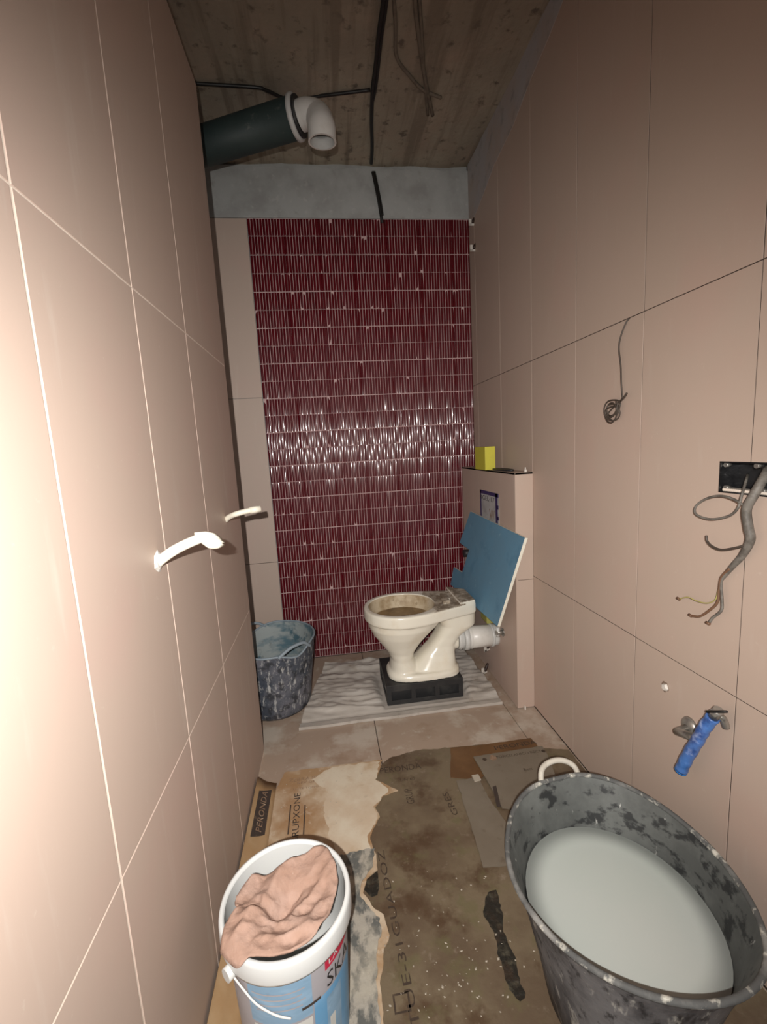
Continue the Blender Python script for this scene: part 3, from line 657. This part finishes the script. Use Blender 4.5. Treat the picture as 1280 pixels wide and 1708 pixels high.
# ------------------------------------------------------------------ paint bucket with rag
KX, KY, KR, KZ = -.140, .790, .122, .338
bk = thing('paint_bucket', 'white paint bucket with blue and grey printed label, by the left wall', 'bucket', (KX, KY, .005))
def circ(r, z, n=64): return [Vector((KX+r*math.cos(2*PI*k/n), KY+r*math.sin(2*PI*k/n), z)) for k in range(n)]
def kr(z): return .103+(.119-.103)*z/KZ
build('body', MB().loft([circ(kr(.0125), .0125), circ(kr(.2), .2), circ(kr(.33), .33)], cap1=False), M_bucket, bk)
build('inside', MB().loft([circ(kr(.33)-.003, .333), circ(kr(.2)-.003, .2), circ(kr(.02)-.003, .022)], cap0=False), M_bucket, bk)
build('rim', MB().loft([circ(kr(.295), .296), circ(.1275, .297), circ(.1285, .302), circ(.1275, .330), circ(.125, KZ), circ(.119, KZ+.001), circ(.1165, .332)], cap0=False, cap1=False), M_bucket, bk)
def patch(t0, t1, z0, z1, d=.0006):
    mb = MB(); nt = max(2, int(abs(t1-t0)/4)); vs = []
    for z in (z0, z1):
        for k in range(nt+1):
            a = math.radians(t0+(t1-t0)*k/nt); r = kr(z)+d; vs.append((KX+r*math.cos(a), KY+r*math.sin(a), z))
    return mb.add(vs, [(k, k+1, nt+2+k, nt+1+k) for k in range(nt)], 0, True)
def cylmap(t0, z0, d): 
    def f(x, y):
        z = z0+y; r = kr(z)+d; a = math.radians(t0)+x/r
        return Vector((KX+r*math.cos(a), KY+r*math.sin(a), z))
    return f
build('label_ground', patch(-150, 20, .018, .292, .0005), M_lbl_grey, bk)
build('label_panel', patch(-124, -66, .195, .286, .0009), M_lbl_blue, bk)
build('label_panel', patch(-122, -67, .03, .190, .0009), M_lbl_white, bk)
build('label_panel', patch(-65, 0, .03, .215, .0009), M_lbl_blue2, bk)
build('label_splash', patch(-52, -32, .07, .20, .0012), M_lbl_blue, bk)
build('label_splash', patch(-49, -42, .10, .15, .0015), M_lbl_white, bk)
build('logo', patch(-52, -8, .262, .286, .0010), M_lbl_red, bk)
text('logo_lettering', 'LA', .019, cylmap(-42, .274, .0016), M_bucket, bk, (1.2, .8))
text('brand_lettering', 'SKA', .046, cylmap(-33, .235, .0014), M_lbl_black, bk, (.9, 1.0))
for i, zz in enumerate((.262, .250, .238, .226)):
    build('text_line', patch(-120+i, -72-3*(i % 2), zz, zz+.003, .0012), M_lbl_grey, bk)
build('text_line', patch(-76, -58, .214, .220, .0013), M_ink, bk)
la = math.radians(-138); lug = Vector((KX+.128*math.cos(la), KY+.128*math.sin(la), .292))
build('handle_lug', MB().tube([lug+Vector((.008, .008, 0)), lug-Vector((.006, .006, 0))], .012, 16), M_bucket, bk)
hw = [lug]; 
for d, z in ((10, .268), (24, .247), (40, .228), (52, .215)):
    a = math.radians(-138+d); hw.append(Vector((KX+(kr(z)+.006)*math.cos(a), KY+(kr(z)+.006)*math.sin(a), z)))
build('wire_handle', MB().tube(bez(hw, 5), .0018, 8), M_pvc, bk)

rg_px = [(366,1586),(372,1562),(380,1539),(401,1513),(394,1506),(396,1488),(420,1457),(442,1452),(466,1447),(495,1430),(527,1415),(541,1414),(556,1434),(562,1455),(563,1474),(558,1497),(539,1544),(504,1579),(457,1598),(422,1599),(399,1612),(380,1602)]
rim_pts = [at_z(px, py, .342) for px, py in rg_px]
cen = at_z(472, 1518, .342)
ringN = 110; outl = []
acc = bez(rim_pts+[rim_pts[0]], 5)[:-1]; ringN = len(acc)
RG = 26; vs = []
def rag_z(x, y):
    d = math.hypot(x-KX, y-KY); p = Vector((x, y, 0))
    if d > .124:
        t = d-.124
        return .345 + .004 - 1.1*t*min(1, t/.02) + .004*noise.noise(p*40)
    ca, sa = math.cos(.95), math.sin(.95); u, v = (x-KX)*ca+(y-KY)*sa, -(x-KX)*sa+(y-KY)*ca
    q = p+Vector((.03*noise.noise(p*7), .03*noise.noise(p*7+Vector((4, 0, 0))), 0))
    f = .012*noise.noise(q*9) + .018*max(0, 1-abs(v-.035-.12*u)/.030) - .022*max(0, 1-abs(v+.012+.2*u)/.022)*max(0, 1-abs(u+.01)/.07)
    f += .010*max(0, 1-abs(u+.055+.3*v)/.02)
    f += .008*(1-2*abs(noise.noise(q*24)))+.003*(1-2*abs(noise.noise(p*55)))
    bowl_ = -.012*max(0, 1-(d/.085)**2)
    edge = max(0, (d-.095)/.029)
    return (.334+bowl_+f)*(1-edge)+(.347+.3*f)*edge
for i in range(RG+1):
    t = i/RG
    for q in acc:
        x, y = cen.x+(q.x-cen.x)*t, cen.y+(q.y-cen.y)*t
        vs.append(Vector((x, y, rag_z(x, y))))
fs = [(i*ringN+k, i*ringN+(k+1) % ringN, (i+1)*ringN+(k+1) % ringN, (i+1)*ringN+k) for i in range(RG) for k in range(ringN)]
mb = MB().add(vs, fs, 0, True)
o = build('rag', mb, M_rag, origin=(KX, KY, .34), fix=True)
sm = o.modifiers.new('thickness', 'SOLIDIFY'); sm.thickness = .004; sm.offset = -1
tag(o, 'crumpled terracotta pink rag stuffed in the top of the paint bucket', 'rag')

# ------------------------------------------------------------------ cardboard on the floor
def sheet_of(name, pts, z, th, M, label, amp=.004, step=.014, edges=None):
    P = ragged([Vector((p[0], p[1], z)) for p in pts], amp, step)
    o = build(name, MB().prism(P, (0, 0, -th)), M, origin=(pts[0][0], pts[0][1], z-th))
    return tag(o, label, 'cardboard')
def gz(px, py, z=.004): p = at_z(px, py, z); return (p.x, p.y)
wet = sheet_of('wet_cardboard', [gz(622,1290), gz(640,1272), gz(655,1262), gz(700,1251), gz(760,1246), gz(800,1242), (.852, 1.478), (.852, .42), (-.29, .42), (-.29, .80), (-.05, 1.0), (-.02, 1.25)], .004, .0035, M_wet,
         'large dark soaked cardboard sheet covering the middle of the floor', .006)
brown = sheet_of('brown_cardboard', [gz(752,1247,.006), gz(800,1243,.006), gz(886,1231,.006), gz(897,1244,.006), gz(840,1262,.006), gz(800,1300,.006), gz(752,1296,.006)], .0065, .0022, M_brown_wet,
         'rusty brown soaked cardboard strip at the far edge of the wet sheet', .002)
dry = sheet_of('dry_cardboard', [gz(446,1318,.008), gz(460,1318,.008), gz(476,1288,.008), gz(560,1277,.008), gz(638,1267,.008), gz(633,1285,.008), gz(626,1300,.008), gz(652,1313,.008), gz(664,1318,.008), gz(640,1326,.008), gz(626,1345,.008), gz(634,1362,.008), gz(624,1380,.008), gz(618,1400,.008), gz(628,1425,.008), gz(630,1450,.008), gz(612,1465,.008), gz(606,1490,.008), gz(620,1510,.008), gz(640,1525,.008), gz(650,1560,.008), gz(640,1590,.008), gz(634,1640,.008), gz(640,1690,.008), (.028, .42), (-.262, .42)], .0085, .004, M_card,
         'pale dusty dry cardboard sheet between the left wall and the wet sheet', .004, .010)
# a powdery pale zone of the dry sheet: spilled dust lying on it
dust = sheet_of('spilled_dust', [gz(555,1279,.0095), gz(634,1270,.0095), gz(626,1300,.0095), gz(648,1316,.0095), gz(622,1345,.0095), gz(630,1365,.0095), gz(614,1400,.0095), gz(622,1430,.0095), gz(600,1436,.0095), gz(560,1430,.0095), gz(552,1400,.0095), gz(540,1360,.0095), gz(548,1320,.0095), gz(520,1300,.0095)], .0094, .0008, M_card_pale, 'spilled pale dust on the dry cardboard, next to its torn edge', .010, .010)
dust['category'] = 'dust'
flap = thing('cardboard_flap', 'brown cardboard flap folded up against the foot of the left wall', 'cardboard', (-.30, 1.2, 0))
prof = [(-.262, .0100), (-.275, .0135), (-.300, .024), (-.326, .046)]
fv = []; ys = [.42+(1.515-.42)*k/20 for k in range(21)]
mb = MB()
for y in ys:
    for x, z in prof: fv.append((x, y, z))
fs = [(j*4+i, (j+1)*4+i, (j+1)*4+i+1, j*4+i+1) for j in range(20) for i in range(3)]
mb.add(fv, fs, 0, True)
fo = build('flap', mb, M_card_edge, flap); sm = fo.modifiers.new('thickness', 'SOLIDIFY'); sm.thickness = .003; sm.offset = -1
def flap_map(x, y):  # x along the wall (towards the back), y up the flap
    t = min(max(.5+y, 0), 1); xx = -.266-(.326-.266)*t; zz = .0115+.036*t**1.5+.0012
    return Vector((xx, 1.365+x, zz))
bar = MB(); bv = []
for k in range(9):
    for q in range(6): bv.append(flap_map(-.088+.19*k/8+.012-.0048*q, -.34+.128*q))
bar.add(bv, [(6*k+q, 6*k+6+q, 6*k+7+q, 6*k+1+q) for k in range(8) for q in range(5)])
build('printed_bar', bar, M_ink, flap)
v, f = text_verts('PERONDA', .05)
bar = MB().add([flap_map(q.x*.74+.012, q.y*8.0-.02)+Vector((.0008, 0, .001)) for q in v], f); build('printed_text', bar, M_ink_faint, flap)
# prints on the dry sheet
zf = .0088
def on_floor(px, py, ang, z=zf):
    p = at_z(px, py, z); c, s_ = math.cos(ang), math.sin(ang)
    return plane_map(p, (c, s_, 0), (-s_, c, 0))
text('printed_text', 'GRUPXONE', .050, on_floor(495, 1363, PI/2+.02), M_ink, dry, (.80, .62))
for (px, a_) in ((483, .10), (508, .10)):
    p = at_z(px, 1366, zf); build('printed_line', MB().prism([p+Vector((-.002, -a_*.6, 0)), p+Vector((.002, -a_*.6, 0)), p+Vector((.002, a_*.6, 0)), p+Vector((-.002, a_*.6, 0))], (0, 0, -.0002)), M_ink, dry)
text('printed_text', 'ZEBRA PORCELANICO', .030, on_floor(541, 1295, -.02), M_ink_faint, dry, (.85, .8))
text('printed_text', 'REV GRES 60x120', .026, on_floor(532, 1302, -.02), M_ink_faint, dry, (.8, .7))
text('printed_text', 'LOTE TONO CALIBRE', .018, on_floor(526, 1312, -.02), M_ink_faint, dry, (.9, .7))
# prints on the wet sheet
zw = .0043
text('printed_text', 'TUE-31GUADOZ', .062, on_floor(660, 1540, PI/2+.055, zw), M_ink_wet, wet, (.92, .46))
text('printed_text', '\u25a1', .05, on_floor(673, 1672, PI/2, zw), M_ink_wet, wet)
text('printed_text', 'PERONDA', .034, on_floor(668, 1282, -.02, zw), M_ink_wet, wet, (1.0, 1.25))
text('printed_text', 'UN 60', .020, on_floor(680, 1300, -.02, zw), M_ink_wet, wet)
text('printed_text', 'GRUP', .046, on_floor(684, 1328, PI/2, zw), M_ink_wet, wet, (.6, .8))
text('printed_text', 'GRES', .05, on_floor(752, 1340, PI/2+.1, zw), M_ink_wet, wet, (.9, .6))
# printed bar on the brown strip
p = at_z(860, 1243, .0068); text('printed_text', 'PERONDA', .036, plane_map(p, (1, .02, 0), (-.02, 1, 0)), M_ink, brown, (1.05, .9))
# upper grey sheets
g1 = sheet_of('grey_cardboard', [gz(790,1262,.011), gz(905,1244,.011), gz(915,1262,.011), gz(940,1330,.011), gz(900,1352,.011), gz(838,1347,.011), gz(812,1300,.011)], .0115, .0045, M_wet_grey,
         'muddy grey cardboard sheet lying uppermost, behind the big black tub', .0015)
text('printed_text', 'PORCELANICO RECT', .020, on_floor(866, 1258, .0, .0117), M_ink_wet, g1, (.95, .9))
text('printed_text', '\u25cf', .022, on_floor(809, 1267, .0, .0117), M_ink_wet, g1)
text('printed_text', '\u25cf', .020, on_floor(907, 1253, .0, .0117), M_ink_wet, g1)
text('printed_text', '\u2663', .03, on_floor(823, 1264, .0, .0117), M_ink_faint, g1)
text('printed_text', 'Rect', .018, on_floor(881, 1283, .0, .0117), M_ink_wet, g1)
p = [at_z(*q, .0118) for q in ((822,1312),(828,1310),(836,1345),(829,1346))]
build('printed_bar', MB().prism(p, (0, 0, -.0002)), M_ink, g1)
g2 = sheet_of('narrow_cardboard', [gz(762,1302,.0068), gz(798,1296,.0068), gz(815,1330,.0068), gz(850,1380,.0068), gz(880,1440,.0068), gz(806,1446,.0068), gz(790,1390,.0068)], .0068, .0025, M_wet_grey,
         'narrow muddy cardboard strip between the wet sheet and the grey sheet', .003)
chip = MB().prism([at_z(*q, .011) for q in ((787,1293),(798,1291),(803,1300),(792,1303))], (0, 0, -.004))
tag(build('mortar_flake', chip, M_crumb, origin=at_z(795, 1297, .007)), 'pale mortar flake at the corner of the grey cardboard', 'flake')
# crusted grey piece beside the bucket, black strip painted as the shade in a torn slot
crust = sheet_of('mortar_crust', [gz(568,1424,.0115), gz(600,1418,.0115), gz(625,1415,.0115), gz(622,1445,.0115), gz(606,1466,.0115), gz(600,1492,.0115), gz(616,1512,.0115), gz(634,1530,.0115), gz(636,1560,.0115), gz(628,1600,.0115), gz(630,1650,.0115), gz(636,1700,.0115), (.022, .42), (-.105, .42), (-.105, .7), (-.04, .9), (-.03, 1.05)], .0115, .0028, M_crust,
         'grey mortar-crusted sheet beside the paint bucket', .006, .009); crust['category'] = 'mortar sheet'
slot = sheet_of('black_gap_patch', [gz(815,1488,.005), gz(828,1484,.005), gz(836,1510,.005), gz(844,1560,.005), gz(862,1610,.005), gz(876,1664,.005), gz(868,1670,.005), gz(850,1650,.005), gz(838,1610,.005), gz(822,1550,.005), gz(806,1520,.005)], .0049, .0009, M_gap_black,
         'long black strip painted as the shade in a torn slot of the soaked cardboard beside the big tub', .006, .008); slot['category'] = 'dark patch'
hole = sheet_of('black_gap_patch', [gz(612,1466,.005), gz(628,1446,.005), gz(632,1470,.005), gz(630,1492,.005), gz(620,1496,.005), gz(608,1484,.005)], .0049, .0009, M_gap_black,
         'black patch in the bay of the torn dry cardboard edge', .003, .008); hole['category'] = 'dark patch'
# crumbs
cr = MB(); rr = random.Random(5)
spots = [(rr.gauss(770, 60), rr.gauss(1600, 60)) for _ in range(40)] + [(rr.uniform(640, 840), rr.uniform(1430, 1700)) for _ in range(60)] + [(rr.uniform(470, 620), rr.uniform(1290, 1430)) for _ in range(25)]
for px, py in spots:
    p = at_z(px, py, .0045 if px > 650 else .009); s_ = rr.uniform(.0009, .0034)
    if p.y < .45: continue
    mtx = Matrix.Rotation(rr.uniform(0, 6), 3, 'Z')
    vv = [mtx @ Vector((a*s_*rr.uniform(.7, 1.6), b*s_*rr.uniform(.6, 1.1), c*s_*.6))+p+Vector((0, 0, .0004)) for a, b, c in ((-1,0,0),(0,-1,0),(1,0,0),(0,1,0),(0,0,1))]
    cr.add(vv, [(0,1,4),(1,2,4),(2,3,4),(3,0,4)])
o = build('mortar_crumbs', cr, M_crumb, origin=(.2, .9, 0)); tag(o, 'pale mortar crumbs scattered over the cardboard', 'crumbs', kind='stuff')

# ------------------------------------------------------------------ right wall fittings
def XW(px, py, d=0.012): return at_x(px, py, XR-d)
# coiled cable
cc = thing('coiled_cable', 'thin dark cable hanging from the tile joint with its end in a coil', 'cable', tuple(XW(1052, 532, 0)))
pts = [XW(1052, 531, -.002), XW(1046, 536, .006), XW(1037, 558), XW(1033, 580), XW(1036, 610), XW(1037, 640), XW(1039, 665)]
build('cable', MB().tube(bez(pts, 6), .0021, 8), M_wire_dark, cc)
c0 = XW(1024, 682, .014); pts = [XW(1039, 665)]
rc = random.Random(2)
for k in range(44):
    a = -.6-2*PI*k/9.5; ry = .030+.006*math.sin(k*.9); rz = .024+.007*math.cos(k*.63)
    pts.append(Vector((XR-.012-.010*abs(math.sin(k*.4)), c0.y+ry*math.cos(a)+.006*math.sin(k*.31), c0.z+rz*math.sin(a)+.010*math.cos(k*.27))))
build('coil', MB().tube(bez(pts, 3), .0021, 7), M_wire_dark, cc)
tie = [XW(1036, 668, .02), XW(1042, 662, .024), XW(1046, 656, .026)]
build('cable_end', MB().tube(bez(tie, 4), .003, 7), M_wire_dark, cc)
# electrical box
eb = thing('electrical_box', 'black recessed electrical box in the right wall at the frame edge', 'electrical box', (XR, .78, 1.09))
D = .045
bx = MB(); y0, y1, z0, z1 = EB
bx.box((XR+D, y0, z0), (XR+D+.003, y1, z1)); bx.box((XR-.0012, y0, z1-.003), (XR+D, y1, z1)); bx.box((XR-.0012, y0, z0), (XR+D, y1, z0+.003))
bx.box((XR-.0012, y0, z0), (XR+D, y0+.003, z1)); bx.box((XR-.0012, y1-.003, z0), (XR+D, y1, z1)); bx.box((XR+.012, .790, z0+.003), (XR+D, .794, z1-.003))
build('shell', bx, M_blackbox, eb)
for yy, zz in ((.870, z1-.008), (.868, z0+.010), (.800, z1-.008), (.784, z0+.010)):
    build('screw_lug', MB().tube([(XR+.004, yy, zz), (XR+.016, yy, zz)], .005, 10), M_chrome, eb)
build('mortar_bead', MB().box((XR+.002, y0+.004, z0+.003), (XR+.026, y1-.006, z0+.009), ch=.002), M_joint_pale, eb)
# cables from the box
cb = thing('supply_cables', 'grey dusty cable bundle hanging out of the electrical box with stripped ends', 'cable', tuple(XW(1262, 800, 0)))
main = [at_x(1285, 778, XR+.035), at_x(1276, 795, XR-.004), XW(1258, 826, .024), XW(1246, 850, .026), XW(1249, 880, .026), XW(1252, 900, .024), XW(1240, 925, .020), XW(1222, 945, .018), XW(1204, 966, .016)]
mp_ = bez(main, 6); build('conduit', MB().tube(mp_, [.0086 if i < 30 else .0086-.0042*(i-30)/18 for i in range(len(mp_))], 12), M_cable_grey, cb)
build('wire', MB().tube(bez([XW(1218, 948, .022), XW(1204, 963, .020), XW(1200, 985, .018), XW(1197, 1005, .018), XW(1184, 1018, .02), XW(1168, 1028, .022), XW(1155, 1027, .024)], 5), .0028, 8), M_wire_brown, cb)
build('wire', MB().tube(bez([XW(1214, 952, .020), XW(1204, 970, .018), XW(1205, 1000, .016), XW(1204, 1018, .018), XW(1190, 1030, .02), XW(1184, 1038, .022)], 5), .0030, 8), M_cable_grey, cb)
build('wire', MB().tube(bez([XW(1198, 985, .018), XW(1194, 1000, .02), XW(1180, 1006, .022), XW(1162, 1002, .024), XW(1148, 996, .026), XW(1134, 999, .026)], 5), .0014, 7), M_wire_yellow, cb)
build('wire', MB().tube(bez([at_x(1248, 792, XR+.02), XW(1245, 802, .004), XW(1238, 826, .024), XW(1231, 848, .03), XW(1215, 861, .03), XW(1185, 866, .03), XW(1162, 858, .028), XW(1161, 845, .026), XW(1178, 832, .028), XW(1202, 827, .03), XW(1225, 833, .03), XW(1245, 846, .028)], 6), .0026, 8), M_cable_grey, cb)
build('wire', MB().tube(bez([XW(1248, 905, .026), XW(1235, 912, .03), XW(1205, 917, .03), XW(1188, 911, .028), XW(1180, 902, .026), XW(1179, 893, .026)], 6), .0026, 8), M_wire_dark, cb)
for q in ((1153, 1027), (1182, 1040), (1133, 999)):
    p = XW(*q, .024); build('stripped_end', MB().tube([p+Vector((0, -.004, 0)), p+Vector((0, .006, .001))], .0032, 7), M_wire_brown, cb)
# plugged hole
pg = thing('wall_plug', 'broken whitish plug in a chipped hole above the blue pipe', 'plug', tuple(XW(1110, 1145, 0)))
c0 = XW(1110, 1145, 0); rr = random.Random(9)
def blob(c, ry, rz, d, n=12):
    o_ = [Vector((XR-.0003, c.y+ry*rr.uniform(.75, 1.15)*math.cos(2*PI*k/n), c.z+rz*rr.uniform(.75, 1.15)*math.sin(2*PI*k/n))) for k in range(n)]
    return MB().loft([o_, [Vector((XR-d, c.y+(p.y-c.y)*.75, c.z+(p.z-c.z)*.75)) for p in o_]], smooth=False)
build('chipped_edge', blob(c0, .014, .016, .0012), M_hole, pg)
build('plug', blob(c0+Vector((0, -.002, -.001)), .010, .012, .007), M_clip, pg)
# tap stub wrapped in blue tape
vp = thing('pipe_stub', 'water pipe stub wrapped in blue tape with black valve lever, on the right wall', 'pipe', tuple(XW(1150, 1215, 0)))
e = XW(1152, 1213, 0); R_ = .026
ring = lambda x, r: [Vector((x, e.y+r*math.cos(2*PI*k/28), e.z+r*math.sin(2*PI*k/28))) for k in range(28)]
build('wall_plate', MB().loft([ring(XR-.0002, R_), ring(XR-.006, R_*.9), ring(XR-.012, R_*.55)]), M_chrome, vp, fix=True)
a = XW(1190, 1196, .040); b = XW(1165, 1233, .046); c = XW(1147, 1263, .046); d = XW(1137, 1284, .046)
pp = bez([a, (a+b)/2+Vector((-.002, 0, .002)), b, c, d], 6)
build('taped_pipe', MB().tube(pp, [.0135+.0007*math.sin(i*1.7) for i in range(len(pp))], 18), M_tape, vp)
build('tape_end', MB().tube([d, d+(d-c).normalized()*.004], .0138, 18), M_tape_end, vp)
build('supply_arm', MB().tube([Vector((XR-.004, e.y, e.z)), Vector((XR-.038, e.y-.004, e.z-.004)), b], .010, 12), M_chrome, vp)
va = XW(1195, 1190, .040)
build('valve_body', MB().tube([a, va, va+(va-a)*.9], .011, 14), M_chrome, vp)
l0, l1 = XW(1180, 1187, .052), XW(1213, 1187, .052)
build('lever', MB().tube([l0, l1], [.0035, .003], 8), M_lever, vp)
build('lever_stem', MB().tube([va, (l0*.75+l1*.25)], .006, 10), M_chrome, vp)
o0, o1, o2 = XW(1198, 1192, .036), XW(1207, 1199, .030), XW(1212, 1213, .020)
build('outlet', MB().tube(bez([o0, o1, o2], 5), .0075, 12), M_chrome, vp)

# ------------------------------------------------------------------ left wall stubs
s1 = thing('conduit_stub', 'nearer cream conduit end with a flared ragged tip, sticking out of the left wall', 'pipe', tuple(at_x(262, 940, XL)), 'conduit stubs on the left wall')
def stub(t, px, rad, flare):
    n = len(px); P = [at_x(x, y, XL-.004+d) for x, y, d in px]
    c = bez(P, 6); build('conduit', MB().tube(c, [rad]*len(c), 16), M_stub, t)
    tip = c[-1]; dr = (c[-1]-c[-3]).normalized(); up = Vector((0, 0, 1)); sd = dr.cross(up).normalized()
    if flare:
        rings = []
        for i, (s_, r) in enumerate(((-.012, rad*.55), (-.002, rad*1.12), (.012, rad*1.75), (.026, rad*1.8), (.036, rad*1.2), (.044, rad*.5))):
            rings.append([tip+dr*(s_-.006+.006*math.sin(k*1.9)*(i > 2))+(up*math.sin(2*PI*k/16)*r*(1 if i < 5 else .8)-up*(.002*min(i, 2)))+sd*(math.cos(2*PI*k/16)*r*.55) for k in range(16)])
        build('flared_tip', MB().loft(rings), M_stub, t, fix=True)
    else:
        build('end_collar', MB().tube([tip-dr*.006, tip+dr*.028], rad*1.25, 16), M_stub, t)
    return t
stub(s1, [(262, 940, 0), (271, 932, .012), (289, 919, .034), (312, 907, .058), (336, 897, .082), (340, 896, .086)], .0098, True)
rr = random.Random(4)
ec = at_x(263, 936, XL); mbr = MB().loft([[Vector((XL+dx, ec.y+r*rr.uniform(.8, 1.2)*math.cos(2*PI*k/14), ec.z+r*rr.uniform(.8, 1.2)*math.sin(2*PI*k/14))) for k in range(14)] for dx, r in ((.0003, .020), (.004, .014))], smooth=False)
build('mortar_collar', mbr, M_pvc, s1, fix=True)
s2 = thing('conduit_stub', 'farther thinner cream conduit end near the far edge of the left wall', 'pipe', tuple(at_x(375, 868, XL)), 'conduit stubs on the left wall')
stub(s2, [(376, 868, 0), (383, 862, .018), (395, 857, .045), (410, 853, .072), (420, 851, .09)], .0088, False)

# ------------------------------------------------------------------ ceiling pipe and cables
dp = thing('drain_pipe', 'dark green sleeved drain pipe with white elbow hanging under the ceiling', 'pipe', (-.02, 1.98, 2.5))
pL, pR = at_z(334, 246, 2.50), at_z(494, 196, 2.515)
ax = (pR-pL).normalized(); far = pL-ax*.66
build('sleeve', MB().tube([far, pL, pR-ax*.004], .070, 32), M_lag, dp)
build('joint_ring', MB().tube([pR-ax*.012, pR-ax*.008, pR+ax*.006, pR+ax*.010], [.070, .078, .078, .070], 32), M_pvc_grey, dp)
build('seal', MB().tube([pR+ax*.010, pR+ax*.018], .069, 32), M_black, dp)
st_ = pR+ax*.018; mid_end = at_z(538, 237, 2.385)
el = bez([st_, st_+ax*.030, st_+ax*.072+Vector((0, 0, -.020)), mid_end+Vector((0, 0, .055)), mid_end], 7)
rs = [.052+.002*(i > 20) for i in range(len(el))]
build('elbow', MB().tube(el, rs, 32, caps=False), M_pvc, dp)
t_ = (el[-1]-el[-2]).normalized()
build('elbow_inside', MB().tube(list(reversed(el[8:]))+[], [.048]*len(el[8:]), 32, caps=False), M_pvc_grey, dp, fix=False)
rim_o = MB(); u = t_.orthogonal().normalized(); v_ = t_.cross(u); n = 32
rim_o.loft([[el[-1]+t_*.0005+(u*math.cos(2*PI*k/n)+v_*math.sin(2*PI*k/n))*r for k in range(n)] for r in (.0545, .0475)], cap0=False, cap1=False)
build('elbow_lip', rim_o, M_pvc, dp)
mc = thing('ceiling_cable', 'thick black cable running along the middle of the ceiling and down the plaster', 'cable', tuple(at_z(630, 60, ZC)))
zc = ZC-.012
main = [at_z(644, -45, zc), at_z(639, 10, zc), at_z(632, 60, zc), at_z(627, 110, zc), at_z(622, 150, zc), at_z(620, 200, zc), at_z(621, 245, zc), at_z(619.5, 272, zc+.002)]
build('cable', MB().tube(bez(main, 6), .0085, 10), M_cable, mc)
build('cable', MB().tube(bez([p+Vector((.010, 0, -.004)) for p in main[:5]]+[main[4]+Vector((.004, .08, -.002))], 6), .0055, 8), M_cable, mc)
dr_ = [at_y(622, 287, YB-.012), at_y(626, 305, YB-.015), at_y(632, 335, YB-.014), at_y(636, 360, YB-.010), at_y(638, 372, YB-.004)]
build('cable_tail', MB().tube(bez(dr_, 6), .0080, 10), M_cable, mc)
build('cable_tail', MB().tube(bez([p+Vector((.009, -.004, 0)) for p in dr_[:4]], 6), .0050, 8), M_cable, mc)
hc = [at_z(300, 137, zc), at_z(340, 140, zc), at_z(425, 145.5, zc), at_z(445, 151, zc), at_z(482, 166, zc+.004), at_z(520, 162, zc+.006), at_z(560, 157, zc), at_z(618, 150, zc-.002)]
o = build('cross_cable', MB().tube(bez(hc, 5), .0062, 8), M_cable, origin=hc[3]); tag(o, 'thin black cable crossing the ceiling behind the white elbow', 'cable')
gr = thing('embedded_cables', 'brown mortar-covered cables half embedded in the ceiling', 'cable', tuple(at_z(700, 100, ZC)))
zg = ZC-.004
for pts_, r in (([(691, -40), (694, 20), (703, 90), (711, 140), (722, 192)], .008), ([(697, -40), (703, 40), (707, 110), (714, 192)], .006), ([(654, -40), (660, 40), (662, 95), (685, 128), (706, 150), (736, 163)], .0065)):
    build('cable', MB().tube(bez([at_z(x, y, zg) for x, y in pts_], 6), r, 8), M_mortar_brown, gr)
